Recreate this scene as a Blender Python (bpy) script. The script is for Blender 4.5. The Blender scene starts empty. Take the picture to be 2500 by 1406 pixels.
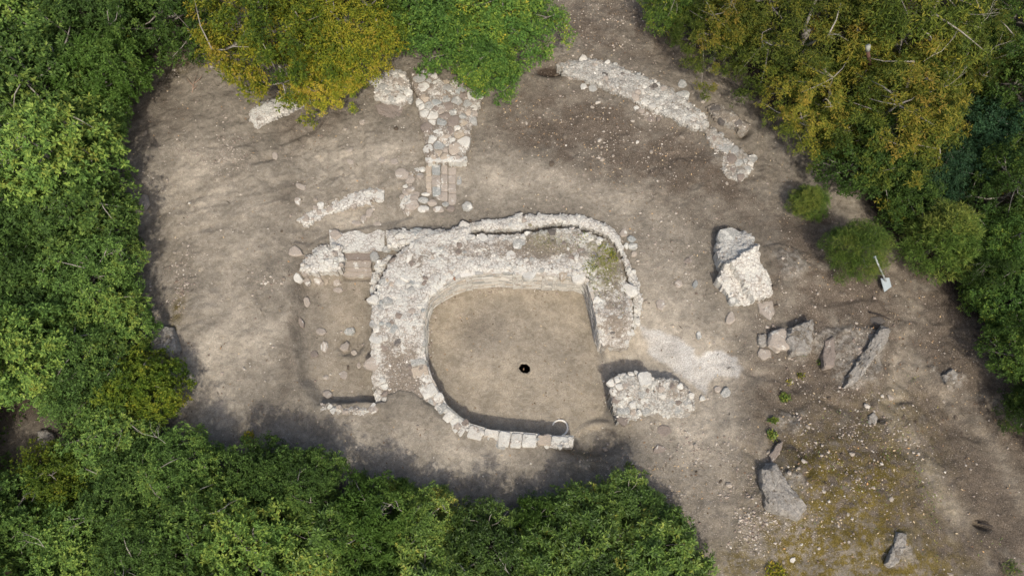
import bpy, bmesh, math, random
import numpy as np
from mathutils import Vector, Matrix

random.seed(7)
RNG = np.random.default_rng(7)
scene = bpy.context.scene
COL = scene.collection

# ------------------------------------------------------------------ camera
TILT = math.radians(24.0)
HFOV = math.radians(70.0)
F = 1250.0 / math.tan(HFOV / 2)              # focal length in photo pixels
DIST = 22.3                                   # camera to the middle of the ruin
CAM = (0.0, -DIST * math.sin(TILT), DIST * math.cos(TILT))
cam_data = bpy.data.cameras.new('camera')
cam_data.sensor_fit = 'HORIZONTAL'
cam_data.angle = HFOV
cam_data.clip_end = 2000
cam = bpy.data.objects.new('camera', cam_data)
cam.location = CAM
cam.rotation_euler = (TILT, 0, 0)
COL.objects.link(cam)
scene.camera = cam

# ------------------------------------------------------------------ sky, sun, exposure
SUN_ELEV = math.radians(51)
SUN_AZ = math.radians(171)                    # light comes from the bottom of the photo (-Y)
world = bpy.data.worlds.new('World')
scene.world = world
world.use_nodes = True
wn = world.node_tree
bg = wn.nodes['Background']
sky = wn.nodes.new('ShaderNodeTexSky')
sky.sky_type = 'NISHITA'
sky.sun_disc = False
sky.sun_elevation = SUN_ELEV
sky.sun_rotation = SUN_AZ
sky.dust_density = 4.5
wn.links.new(sky.outputs['Color'], bg.inputs['Color'])
bg.inputs['Strength'].default_value = 0.135
sun_data = bpy.data.lights.new('sun', 'SUN')
sun_data.energy = 2.35
sun_data.angle = math.radians(1.8)
sun_data.color = (1.0, 0.945, 0.85)
sun = bpy.data.objects.new('sun', sun_data)
sdir = Vector((math.sin(SUN_AZ) * math.cos(SUN_ELEV), math.cos(SUN_AZ) * math.cos(SUN_ELEV), math.sin(SUN_ELEV)))
sun.rotation_euler = (-sdir).to_track_quat('-Z', 'Y').to_euler()
sun.location = sdir * 60
COL.objects.link(sun)
vs = scene.view_settings
vs.view_transform = 'Standard'
vs.look = 'None'
vs.exposure = 0.67
vs.gamma = 1.0

# ------------------------------------------------------------------ helpers
CT, ST = math.cos(TILT), math.sin(TILT)


def at(px, py, z=0.0):
    """real-world point of the place that the photograph shows at a pixel, for a known height z"""
    dx, dy = (px - 1250.0) / F, (703.0 - py) / F
    d = (dx, dy * CT + ST, dy * ST - CT)
    t = (z - CAM[2]) / d[2]
    return (CAM[0] + d[0] * t, CAM[1] + d[1] * t, z)


def mpp(px, py, z=0.0):
    p = at(px, py, z)
    return math.dist(p, CAM) / math.hypot(F, px - 1250, py - 703)


def poly(pts, z=0.0):
    """pixel outline -> world xy outline; z is a number or a function of the pixel"""
    return [at(x, y, z(x, y) if callable(z) else z)[:2] for x, y in pts]


def _hash(ix, iy, seed):
    n = ix * np.int64(374761393) + iy * np.int64(668265263) + np.int64(seed) * np.int64(974634777)
    n = (n ^ (n >> 13)) * np.int64(1274126177)
    n = n ^ (n >> 16)
    return (n & np.int64(0xFFFF)).astype(np.float64) / 65535.0


def vnoise(x, y, seed=0):
    x = np.asarray(x, float); y = np.asarray(y, float)
    ix = np.floor(x).astype(np.int64); iy = np.floor(y).astype(np.int64)
    fx = x - ix; fy = y - iy
    fx = fx * fx * (3 - 2 * fx); fy = fy * fy * (3 - 2 * fy)
    a = _hash(ix, iy, seed); b = _hash(ix + 1, iy, seed)
    c = _hash(ix, iy + 1, seed); d = _hash(ix + 1, iy + 1, seed)
    return (a + (b - a) * fx) * (1 - fy) + (c + (d - c) * fx) * fy


def fbm(x, y, scale=1.0, octv=4, seed=0, gain=0.5):
    s = 0; amp = 1; tot = 0; f = scale
    for o in range(octv):
        s = s + amp * (vnoise(np.asarray(x) * f + 17.3 * o, np.asarray(y) * f - 9.1 * o, seed + o) - 0.5)
        tot += amp; amp *= gain; f *= 2.03
    return s / tot * 2


def sdf(x, y, pg):
    """signed distance to a polygon, positive inside"""
    x = np.asarray(x, float); y = np.asarray(y, float)
    d = np.full(x.shape, 1e9); ins = np.zeros(x.shape, bool)
    n = len(pg)
    for i in range(n):
        ax, ay = pg[i]; bx, by = pg[(i + 1) % n]
        ex, ey = bx - ax, by - ay
        L = ex * ex + ey * ey + 1e-12
        t = np.clip(((x - ax) * ex + (y - ay) * ey) / L, 0, 1)
        d = np.minimum(d, np.hypot(x - ax - t * ex, y - ay - t * ey))
        if abs(by - ay) > 1e-12:
            c = ((ay > y) != (by > y)) & (x < ex * (y - ay) / ey + ax)
            ins ^= c
    return np.where(ins, d, -d)


def line_dist(x, y, pts):
    d = np.full(np.shape(x), 1e9)
    for (ax, ay), (bx, by) in zip(pts, pts[1:]):
        ex, ey = bx - ax, by - ay
        t = np.clip(((x - ax) * ex + (y - ay) * ey) / (ex * ex + ey * ey), 0, 1)
        d = np.minimum(d, np.hypot(x - ax - t * ex, y - ay - t * ey))
    return d


def sstep(a, b, x):
    t = np.clip((x - a) / (b - a), 0, 1)
    return t * t * (3 - 2 * t)


def blob(x, y, px, py, rx, ry, rot=0.0, z=0.0):
    """soft elliptical patch given by its pixel place and size, in world metres"""
    c = at(px, py, z); m = mpp(px, py, z)
    rx = rx * m; ry = ry * m / 0.93
    ca, sa = math.cos(rot), math.sin(rot)
    dx, dy = x - c[0], y - c[1]
    u = (dx * ca + dy * sa) / rx; v = (-dx * sa + dy * ca) / ry
    return np.exp(-(u * u + v * v))


def mesh_np(name, V, Fc, smooth=False):
    """fast mesh from numpy: V (n,3), Fc (m,3) or (m,4)"""
    V = np.asarray(V, np.float32); Fc = np.asarray(Fc, np.int32)
    me = bpy.data.meshes.new(name)
    k = Fc.shape[1]
    me.vertices.add(len(V)); me.vertices.foreach_set('co', V.ravel())
    me.loops.add(Fc.size); me.loops.foreach_set('vertex_index', Fc.ravel())
    me.polygons.add(len(Fc))
    me.polygons.foreach_set('loop_start', np.arange(0, Fc.size, k, dtype=np.int32))
    me.polygons.foreach_set('loop_total', np.full(len(Fc), k, np.int32))
    me.polygons.foreach_set('use_smooth', np.full(len(Fc), smooth, bool))
    me.update(calc_edges=True)
    me.validate()
    return me


def mesh_py(name, V, Fc, smooth=False):
    me = bpy.data.meshes.new(name)
    me.from_pydata([tuple(map(float, v)) for v in V], [], Fc)
    if smooth:
        me.polygons.foreach_set('use_smooth', np.ones(len(me.polygons), bool))
    me.update()
    return me


def fattr(me, name, arr):
    a = me.attributes.new(name, 'FLOAT', 'POINT')
    a.data.foreach_set('value', np.asarray(arr, np.float32))


def cattr(me, name, arr):
    a = me.attributes.new(name, 'FLOAT_COLOR', 'POINT')
    a.data.foreach_set('color', np.asarray(arr, np.float32).ravel())


def link(name, data, mat=None, parent=None, loc=None, kind=None):
    o = bpy.data.objects.new(name, data)
    COL.objects.link(o)
    if mat is not None and data is not None:
        if len(data.materials) == 0:
            data.materials.append(mat)
        elif data.materials[0] != mat:
            o.material_slots[0].link = 'OBJECT'
            o.material_slots[0].material = mat
    if parent is not None:
        o.parent = parent
    if loc is not None:
        o.location = loc
    if kind:
        o['kind'] = kind
    return o


def tag(o, label, cat, group=None):
    o['label'] = label; o['category'] = cat
    if not o.get('kind'):
        o['kind'] = 'thing'
    if group:
        o['group'] = group
    return o


def thing(name, label, cat, loc=(0, 0, 0), group=None):
    o = bpy.data.objects.new(name, None)
    o.empty_display_size = 0.2
    COL.objects.link(o)
    o.location = loc
    return tag(o, label, cat, group)


# ------------------------------------------------------------------ materials
class NT:
    def __init__(self, name):
        self.m = bpy.data.materials.new(name)
        self.m.use_nodes = True
        self.t = self.m.node_tree
        self.t.nodes.clear()
        self.out = self.t.nodes.new('ShaderNodeOutputMaterial')

    def n(self, typ, **kw):
        nd = self.t.nodes.new(typ)
        for k, v in kw.items():
            setattr(nd, k, v)
        return nd

    def put(self, sock, v):
        if hasattr(v, 'is_output') or isinstance(v, bpy.types.NodeSocket):
            self.t.links.new(v, sock)
        elif isinstance(v, (tuple, list)) and len(v) == 3 and sock.type == 'RGBA':
            sock.default_value = (*v, 1)
        else:
            sock.default_value = v

    def coord(self):
        return self.n('ShaderNodeNewGeometry').outputs['Position']

    def noise(self, vec, scale, detail=4, rough=0.6, dist=0.0):
        nd = self.n('ShaderNodeTexNoise')
        self.put(nd.inputs['Vector'], vec)
        nd.inputs['Scale'].default_value = scale
        nd.inputs['Detail'].default_value = detail
        nd.inputs['Roughness'].default_value = rough
        nd.inputs['Distortion'].default_value = dist
        return nd.outputs['Fac']

    def voro(self, vec, scale, feature='F1', out='Distance'):
        nd = self.n('ShaderNodeTexVoronoi', feature=feature)
        self.put(nd.inputs['Vector'], vec)
        nd.inputs['Scale'].default_value = scale
        return nd.outputs[out]

    def rng(self, v, a, b, c=0.0, d=1.0):
        nd = self.n('ShaderNodeMapRange', interpolation_type='SMOOTHSTEP')
        self.put(nd.inputs['Value'], v)
        for k, x in zip(('From Min', 'From Max', 'To Min', 'To Max'), (a, b, c, d)):
            nd.inputs[k].default_value = x
        return nd.outputs['Result']

    def math(self, op, a, b=0.0):
        nd = self.n('ShaderNodeMath', operation=op)
        self.put(nd.inputs[0], a); self.put(nd.inputs[1], b)
        return nd.outputs[0]

    def mix(self, fac, a, b, blend='MIX'):
        nd = self.n('ShaderNodeMix', data_type='RGBA', blend_type=blend)
        self.put(nd.inputs['Factor'], fac)
        self.put(nd.inputs[6], a); self.put(nd.inputs[7], b)
        return nd.outputs[2]

    def mul(self, col, v):
        """scale a colour by a value"""
        nd = self.n('ShaderNodeVectorMath', operation='SCALE')
        self.put(nd.inputs[0], col); self.put(nd.inputs['Scale'], v)
        return nd.outputs[0]

    def attr(self, name, out='Fac'):
        return self.n('ShaderNodeAttribute', attribute_name=name).outputs[out]

    def ramp(self, fac, stops):
        nd = self.n('ShaderNodeValToRGB')
        cr = nd.color_ramp
        while len(cr.elements) < len(stops):
            cr.elements.new(0.5)
        for e, (p, c) in zip(cr.elements, stops):
            e.position = p; e.color = (*c, 1)
        self.put(nd.inputs['Fac'], fac)
        return nd.outputs['Color']

    def bump(self, h, strength=0.5, dist=0.02):
        nd = self.n('ShaderNodeBump')
        nd.inputs['Strength'].default_value = strength
        nd.inputs['Distance'].default_value = dist
        self.put(nd.inputs['Height'], h)
        return nd.outputs['Normal']

    def finish(self, col, rough=0.9, normal=None, spec=0.2):
        p = self.n('ShaderNodeBsdfPrincipled')
        self.put(p.inputs['Base Color'], col)
        self.put(p.inputs['Roughness'], rough)
        p.inputs['Specular IOR Level'].default_value = spec
        if normal is not None:
            self.put(p.inputs['Normal'], normal)
        self.t.links.new(p.outputs[0], self.out.inputs[0])
        return self.m


def ground_material():
    t = NT('soil')
    pos = t.coord()
    s1 = t.n('ShaderNodeSeparateColor'); t.put(s1.inputs[0], t.attr('soil_a', 'Color'))
    s2 = t.n('ShaderNodeSeparateColor'); t.put(s2.inputs[0], t.attr('soil_b', 'Color'))
    pale, brown, moss = s1.outputs[0], s1.outputs[1], s1.outputs[2]
    humus, lime, tan = s2.outputs[0], s2.outputs[1], s2.outputs[2]
    grav = t.attr('gravel')
    n1 = t.noise(pos, 1.3, 6, 0.62)
    n2 = t.noise(pos, 7, 6, 0.65, 0.4)
    n3 = t.noise(pos, 34, 5, 0.7)
    n4 = t.noise(pos, 120, 3, 0.7)
    c = t.mix(t.rng(n2, 0.25, 0.75), (0.160, 0.137, 0.106), (0.258, 0.227, 0.180))
    c = t.mix(pale, c, t.mix(t.rng(n2, 0.3, 0.7), (0.325, 0.281, 0.217), (0.44, 0.388, 0.306)))
    c = t.mix(tan, c, t.mix(t.rng(n2, 0.3, 0.7), (0.305, 0.254, 0.182), (0.378, 0.324, 0.243)))
    c = t.mix(brown, c, t.mix(t.rng(n3, 0.35, 0.65), (0.072, 0.055, 0.040), (0.148, 0.119, 0.090)))
    mossf = t.math('MULTIPLY', moss, t.rng(t.noise(pos, 4, 8, 0.75), 0.40, 0.56))
    c = t.mix(mossf, c, t.mix(t.rng(n3, 0.3, 0.7), (0.085, 0.064, 0.016), (0.165, 0.125, 0.034)))
    c = t.mix(lime, c, t.mix(t.rng(n3, 0.35, 0.65), (0.43, 0.41, 0.37), (0.57, 0.55, 0.505)))
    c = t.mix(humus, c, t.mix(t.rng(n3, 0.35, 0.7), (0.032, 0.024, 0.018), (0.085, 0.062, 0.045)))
    nr = t.noise(pos, 5, 8, 0.75, 1.2)
    rk = t.mix(t.rng(nr, 0.36, 0.62), (0.15, 0.132, 0.107), (0.325, 0.298, 0.252))
    rk = t.mix(t.rng(t.noise(pos, 11, 6, 0.7), 0.56, 0.66, 0, 0.8), rk, (0.10, 0.083, 0.06))
    c = t.mix(t.math('MULTIPLY', t.attr('rock'), t.rng(n2, 0.38, 0.58, 0.12, 0.9)), c, rk)
    # speckle: pale chips and dark crumbs
    v1 = t.voro(pos, 26); v1c = t.voro(pos, 26, out='Color')
    sp = t.n('ShaderNodeSeparateColor'); t.put(sp.inputs[0], v1c)
    chip = t.math('MULTIPLY', t.math('LESS_THAN', v1, 0.27), t.math('GREATER_THAN', t.math('ADD', sp.outputs[0], t.math('MULTIPLY', grav, 0.55)), 0.93))
    c = t.mix(t.math('MULTIPLY', chip, 0.75), c, t.mix(sp.outputs[1], (0.50, 0.45, 0.38), (0.30, 0.24, 0.19)))
    v2 = t.voro(pos, 55); v2c = t.voro(pos, 55, out='Color')
    sp2 = t.n('ShaderNodeSeparateColor'); t.put(sp2.inputs[0], v2c)
    crumb = t.math('MULTIPLY', t.math('LESS_THAN', v2, 0.3), t.math('GREATER_THAN', t.math('ADD', sp2.outputs[0], t.math('MULTIPLY', grav, 0.35)), 0.93))
    c = t.mix(t.math('MULTIPLY', crumb, 0.6), c, t.mix(sp2.outputs[1], (0.12, 0.09, 0.07), (0.45, 0.40, 0.35)))
    f = t.math('MULTIPLY', t.rng(n1, 0.3, 0.7, 0.84, 1.14), t.rng(n3, 0.3, 0.7, 0.78, 1.2))
    f = t.math('MULTIPLY', f, t.rng(n4, 0.3, 0.7, 0.82, 1.18))
    f = t.math('MULTIPLY', f, t.rng(t.noise(pos, 3.2, 7, 0.72, 0.8), 0.34, 0.66, 0.70, 0.87))
    c = t.mul(c, f)
    h = t.math('ADD', t.math('MULTIPLY', n2, 0.8), t.math('ADD', t.math('MULTIPLY', n3, 0.5), t.math('MULTIPLY', n4, 0.15)))
    return t.finish(c, 0.95, t.bump(h, 0.75, 0.07), 0.1)


def weather(t, c, pos, lime=0.5, dirt=0.3):
    """lime mortar smears and ingrained earth that run across stones and core alike"""
    nl = t.noise(pos, 2.6, 7, 0.68, 0.5)
    nd = t.noise(pos, 3.7, 7, 0.7, 0.3)
    nx = t.noise(pos, 42, 4, 0.7)
    c = t.mix(t.rng(nl, 0.60 - 0.2 * lime, 0.68 - 0.2 * lime, 0, 0.88), c, t.mix(t.rng(nx, 0.3, 0.7), (0.41, 0.395, 0.345), (0.58, 0.565, 0.505)))
    c = t.mix(t.rng(nd, 0.66 - 0.2 * dirt, 0.76 - 0.2 * dirt, 0, 0.75), c, t.mix(t.rng(nx, 0.3, 0.7), (0.15, 0.12, 0.095), (0.26, 0.215, 0.175)))
    return c


def stone_material(name, c1, c2, stain, lime=0.0, moss=0.0, scale=1.0, dirt=0.3):
    """weathered stone; colour varies from piece to piece and with noise"""
    t = NT(name)
    pos = t.coord()
    oi = t.n('ShaderNodeObjectInfo').outputs['Random']
    n2 = t.noise(pos, 24 * scale, 6, 0.7)
    n3 = t.noise(pos, 70 * scale, 4, 0.7)
    c = t.mix(t.rng(oi, 0.0, 1.0), c1, c2)
    c = t.mix(t.rng(n2, 0.45, 0.7), c, stain)
    c = t.mul(c, t.rng(oi, 0, 1, 0.85, 1.12))
    c = weather(t, c, pos, lime, dirt)
    if moss:
        c = t.mix(t.rng(t.noise(pos, 9, 6, 0.7), 0.60 - 0.18 * moss, 0.66, 0, 0.9), c, t.mix(n3, (0.05, 0.05, 0.012), (0.14, 0.13, 0.03)))
    c = t.mul(c, t.math('MULTIPLY', t.rng(n3, 0.3, 0.7, 0.70, 1.24), t.rng(n2, 0.3, 0.7, 0.86, 1.12)))
    h = t.math('ADD', n2, t.math('MULTIPLY', n3, 0.4))
    return t.finish(c, 0.92, t.bump(h, 0.7, 0.04), 0.15)


def core_material(name, base1, base2, dirtc, lime=0.55):
    """rubble core: lime mortar, dirt (attribute 'dirt') and moss (attribute 'moss')"""
    t = NT(name)
    pos = t.coord()
    n1 = t.noise(pos, 4, 6, 0.65, 0.4)
    n2 = t.noise(pos, 18, 6, 0.7, 0.3)
    n3 = t.noise(pos, 60, 4, 0.7)
    v = t.voro(pos, 9, 'DISTANCE_TO_EDGE')
    c = t.mix(t.rng(n2, 0.35, 0.65), base1, base2)
    c = t.mix(t.math('MULTIPLY', t.rng(v, 0.0, 0.09, 1, 0), 0.6), c, (0.16, 0.135, 0.11))
    c = weather(t, c, pos, lime, 0.5)
    dirt = t.math('ADD', t.attr('dirt'), t.math('ADD', t.rng(n1, 0.3, 0.7, -0.30, 0.30), t.math('ADD', t.rng(n2, 0.3, 0.7, -0.26, 0.26), t.rng(n3, 0.3, 0.7, -0.22, 0.22))))
    c = t.mix(t.rng(dirt, 0.32, 0.62), c, t.mix(t.rng(n2, 0.3, 0.7), dirtc, tuple(x * 1.7 for x in dirtc)))
    v2 = t.voro(pos, 20); v2c = t.voro(pos, 20, out='Color')
    sp = t.n('ShaderNodeSeparateColor'); t.put(sp.inputs[0], v2c)
    chip = t.math('MULTIPLY', t.math('LESS_THAN', v2, 0.32), t.math('GREATER_THAN', sp.outputs[0], 0.55))
    c = t.mix(t.math('MULTIPLY', chip, 0.75), c, t.mix(sp.outputs[1], (0.56, 0.52, 0.46), (0.32, 0.26, 0.20)))
    ms = t.math('MULTIPLY', t.attr('moss'), t.rng(t.noise(pos, 12, 5, 0.7), 0.40, 0.58))
    c = t.mix(ms, c, t.mix(t.rng(n3, 0.35, 0.65), (0.07, 0.075, 0.012), (0.20, 0.20, 0.045)))
    c = t.mul(c, t.rng(n3, 0.25, 0.75, 0.72, 1.22))
    h = t.math('ADD', t.math('MULTIPLY', n2, 1.0), t.math('ADD', t.math('MULTIPLY', n3, 0.5), t.math('MULTIPLY', t.rng(v, 0, 0.1), 0.4)))
    return t.finish(c, 0.93, t.bump(h, 0.8, 0.05), 0.1)


def leaf_material(name, stops, trans=0.36, rough=0.55, spec=0.14):
    t = NT(name)
    oi = t.n('ShaderNodeObjectInfo').outputs['Random']
    isl = t.n('ShaderNodeNewGeometry').outputs['Random Per Island']
    tint = t.math('ADD', t.attr('tint'), t.math('ADD', t.math('MULTIPLY', t.math('SUBTRACT', isl, 0.5), 0.42), t.math('MULTIPLY', t.math('SUBTRACT', oi, 0.5), 0.28)))
    c = t.ramp(tint, stops)
    c = t.mul(c, t.math('MULTIPLY', t.rng(oi, 0, 1, 0.70, 1.16), t.rng(isl, 0, 1, 0.75, 1.22)))
    p = t.n('ShaderNodeBsdfPrincipled')
    t.put(p.inputs['Base Color'], c)
    p.inputs['Roughness'].default_value = rough
    p.inputs['Specular IOR Level'].default_value = spec
    tr = t.n('ShaderNodeBsdfTranslucent')
    t.put(tr.inputs['Color'], t.mix(0.5, c, (0.14, 0.17, 0.02)))
    mx = t.n('ShaderNodeMixShader')
    mx.inputs[0].default_value = trans
    t.t.links.new(p.outputs[0], mx.inputs[1]); t.t.links.new(tr.outputs[0], mx.inputs[2])
    t.t.links.new(mx.outputs[0], t.out.inputs[0])
    return t.m


def bark_material(name, c1, c2):
    t = NT(name)
    pos = t.n('ShaderNodeTexCoord').outputs['Object']
    n = t.noise(pos, 14, 5, 0.7)
    return t.finish(t.mix(t.rng(n, 0.3, 0.7), c1, c2), 0.9, t.bump(n, 0.5, 0.02), 0.15)


def plain_material(name, c, rough=0.5, spec=0.4, metal=0.0, var=0.1):
    t = NT(name)
    pos = t.n('ShaderNodeTexCoord').outputs['Object']
    n = t.noise(pos, 9, 5, 0.65)
    m = t.finish(t.mul(c, t.rng(n, 0.3, 0.7, 1 - var, 1 + var)), rough, None, spec)
    return m


M = {}
M['soil'] = ground_material()
M['white'] = stone_material('limewashed_stone', (0.53, 0.515, 0.46), (0.41, 0.39, 0.34), (0.33, 0.29, 0.24), lime=0.55, dirt=.45)
M['grey'] = stone_material('grey_stone', (0.31, 0.305, 0.275), (0.22, 0.22, 0.20), (0.36, 0.34, 0.30), lime=0.35)
M['blue'] = stone_material('blue_grey_stone', (0.27, 0.275, 0.255), (0.22, 0.23, 0.215), (0.31, 0.31, 0.285), lime=0.2)
M['tan'] = stone_material('tan_stone', (0.38, 0.32, 0.235), (0.32, 0.275, 0.22), (0.27, 0.22, 0.175), lime=0.25)
M['earthy'] = stone_material('earthy_stone', (0.235, 0.197, 0.165), (0.18, 0.15, 0.125), (0.13, 0.105, 0.085), lime=0.05, dirt=.5)
M['dark'] = stone_material('dark_stone', (0.11, 0.098, 0.086), (0.15, 0.135, 0.12), (0.07, 0.06, 0.05))
M['mossy'] = stone_material('mossy_stone', (0.32, 0.29, 0.24), (0.24, 0.22, 0.175), (0.15, 0.12, 0.09), lime=0.3, moss=0.8)
M['rust'] = stone_material('rust_brown_stone', (0.27, 0.15, 0.09), (0.22, 0.14, 0.09), (0.17, 0.11, 0.08))
M['dusty'] = stone_material('dusty_stone', (0.345, 0.30, 0.25), (0.28, 0.242, 0.20), (0.24, 0.205, 0.165), lime=0.2)
t = NT('bedrock')
pos = t.coord()
n1 = t.noise(pos, 3.0, 7, .7, .6); n2 = t.noise(pos, 15, 6, .7, .4); n3 = t.noise(pos, 60, 4, .7)
vd = t.voro(pos, 1.3, 'DISTANCE_TO_EDGE')
c = t.mix(t.rng(n2, .3, .7), (0.20, 0.182, 0.155), (0.335, 0.312, 0.272))
c = t.mix(t.rng(n1, .52, .62, 0, .9), c, t.mix(t.rng(n3, .3, .7), (0.10, 0.082, 0.06), (0.19, 0.16, 0.12)))
c = t.mix(t.rng(t.noise(pos, 6, 7, .75), .58, .66, 0, .8), c, (0.44, 0.425, 0.38))
c = t.mix(t.rng(t.math('ADD', vd, t.math('MULTIPLY', n2, .05)), 0.02, .045, .5, 0), c, (0.07, 0.058, 0.047))
c = t.mul(c, t.rng(n3, .3, .7, .7, 1.2))
M['bedrock'] = t.finish(c, .92, t.bump(t.math('ADD', n2, t.math('ADD', t.math('MULTIPLY', n3, .5), 0.0)), .9, .06), .12)
M['core'] = core_material('rubble_core', (0.40, 0.37, 0.32), (0.55, 0.53, 0.475), (0.145, 0.122, 0.096))
M['lichen_core'] = core_material('lichened_core', (0.26, 0.25, 0.22), (0.45, 0.435, 0.385), (0.15, 0.128, 0.10), 0.35)
M['bark'] = bark_material('grey_bark', (0.13, 0.115, 0.095), (0.26, 0.24, 0.205))
M['deadwood'] = bark_material('dead_wood', (0.24, 0.215, 0.18), (0.40, 0.37, 0.32))
M['root'] = bark_material('brown_root', (0.20, 0.13, 0.09), (0.32, 0.23, 0.17))
G = {
    'oak': leaf_material('oak_leaf', [(0.0, (0.055, 0.103, 0.024)), (0.45, (0.111, 0.195, 0.042)), (0.75, (0.196, 0.267, 0.052)), (1.0, (0.182, 0.188, 0.033))]),
    'gloss': leaf_material('glossy_leaf', [(0.0, (0.048, 0.092, 0.021)), (0.5, (0.112, 0.184, 0.037)), (0.8, (0.197, 0.252, 0.048)), (1.0, (0.300, 0.273, 0.052))], rough=0.45, spec=0.25),
    'yellow': leaf_material('yellowing_leaf', [(0.0, (0.055, 0.099, 0.012)), (0.35, (0.132, 0.176, 0.018)), (0.65, (0.278, 0.265, 0.021)), (1.0, (0.36, 0.25, 0.04))]),
    'olive': leaf_material('olive_leaf', [(0.0, (0.051, 0.080, 0.013)), (0.4, (0.112, 0.139, 0.020)), (0.7, (0.197, 0.180, 0.023)), (1.0, (0.244, 0.172, 0.030))]),
    'bush': leaf_material('bright_leaf', [(0.0, (0.040, 0.084, 0.018)), (0.45, (0.083, 0.163, 0.031)), (0.8, (0.174, 0.239, 0.035)), (1.0, (0.366, 0.300, 0.037))]),
    'dark': leaf_material('dark_leaf', [(0.0, (0.028, 0.058, 0.012)), (0.5, (0.060, 0.108, 0.021)), (0.85, (0.103, 0.148, 0.024)), (1.0, (0.258, 0.252, 0.029))]),
    'juniper': leaf_material('needle', [(0.0, (0.034, 0.065, 0.013)), (0.5, (0.077, 0.128, 0.023)), (1.0, (0.164, 0.182, 0.036))], trans=0.15),
}

# ------------------------------------------------------------------ the place: outlines (pixels of the photograph)
RING_OUT = [(1473, 842), (1534, 847), (1545, 800), (1547, 775), (1541, 732), (1531, 696), (1519, 653), (1507, 616), (1480, 583), (1446, 570), (1400, 555),
            (1339, 558), (1308, 564), (1247, 572), (1186, 573), (1150, 573), (1146, 552), (1100, 560), (1048, 566), (1015, 583), (972, 616), (947, 647),
            (929, 683), (914, 720), (907, 760), (906, 806), (907, 928), (919, 991)]
RING_SW = [(930, 1018), (962, 1038), (1000, 1036), (1030, 1012), (1049, 1012), (1077, 1040), (1126, 1055), (1183, 1066), (1253, 1084), (1334, 1091), (1398, 1092)]
RING_IN = [(1401, 1066), (1327, 1063), (1246, 1055), (1190, 1048), (1148, 1037), (1112, 1012), (1091, 995), (1070, 956), (1045, 910), (1035, 861), (1033, 806),
           (1036, 754), (1045, 720), (1063, 705), (1088, 690), (1118, 674), (1155, 667), (1216, 662), (1277, 667), (1357, 670), (1434, 673),
           (1443, 714), (1456, 763), (1461, 806), (1468, 838)]
FLOOR = -0.68


def ring_z(px, py):
    z = 0.42 - 0.37 * float(sstep(760, 1010, py))
    if px > 1440:
        z = 0.42 - 0.40 * float(sstep(770, 850, py))
    return z


W_RING_IN = poly(RING_IN, ring_z)
W_RING = poly(RING_OUT + RING_SW + RING_IN, ring_z)
PIT = poly([(x, y) for x, y in RING_IN], ring_z) + poly([(1478, 915), (1488, 960), (1500, 1035), (1462, 1052)], -0.55)
TRENCH = poly([(738, 690), (838, 674), (930, 668), (935, 800), (940, 930), (945, 985), (785, 984), (745, 930), (728, 800)], -0.25)
SWLEDGE = poly([(925, 972), (919, 991), (929, 1012), (943, 1040), (964, 1072), (1000, 1104), (1060, 1130), (1250, 1140), (1380, 1120), (1398, 1092), (1250, 1070), (1100, 1040), (1035, 985), (1015, 962), (975, 952)], 0.0)
CLEAR = poly([(530, 20), (420, 130), (350, 215), (330, 300), (285, 380), (320, 470), (345, 600), (350, 700), (365, 780), (330, 850), (415, 930), (425, 1010), (520, 1080), (640, 1085),
              (760, 1110), (880, 1170), (1010, 1200), (1180, 1250), (1330, 1230), (1490, 1190), (1560, 1210), (1660, 1270), (1710, 1340), (1760, 1430), (2560, 1430),
              (2520, 1150), (2440, 960), (2380, 830), (2310, 730), (2200, 670), (2120, 570), (2040, 420), (1950, 330), (1850, 290), (1790, 190), (1700, 90), (1600, 40), (1520, -60), (1340, -60),
              (1330, 60), (1200, 150), (960, 90), (620, 30)], 0.0)


def bedrock_mask(x, y):
    B = lambda *a, **k: blob(x, y, *a, **k)
    r = (B(1950, 835, 95, 45) + B(2115, 870, 55, 85, -0.5) + B(1905, 1195, 75, 85) + 0.9 * B(2190, 1345, 45, 65) + 0.8 * B(1925, 655, 70, 45) + 0.85 * B(1790, 385, 85, 60) + 0.7 * B(1930, 1010, 90, 60)
         + 0.8 * B(2320, 920, 50, 40) + 0.75 * B(1790, 290, 60, 30, -0.5) + 0.8 * B(405, 840, 45, 45) + 0.7 * B(2060, 880, 50, 70) + 0.6 * B(1700, 1060, 60, 30))
    return sstep(0.50, 0.80, r + 0.55 * fbm(x, y, 1.9, 4, 301))


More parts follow.
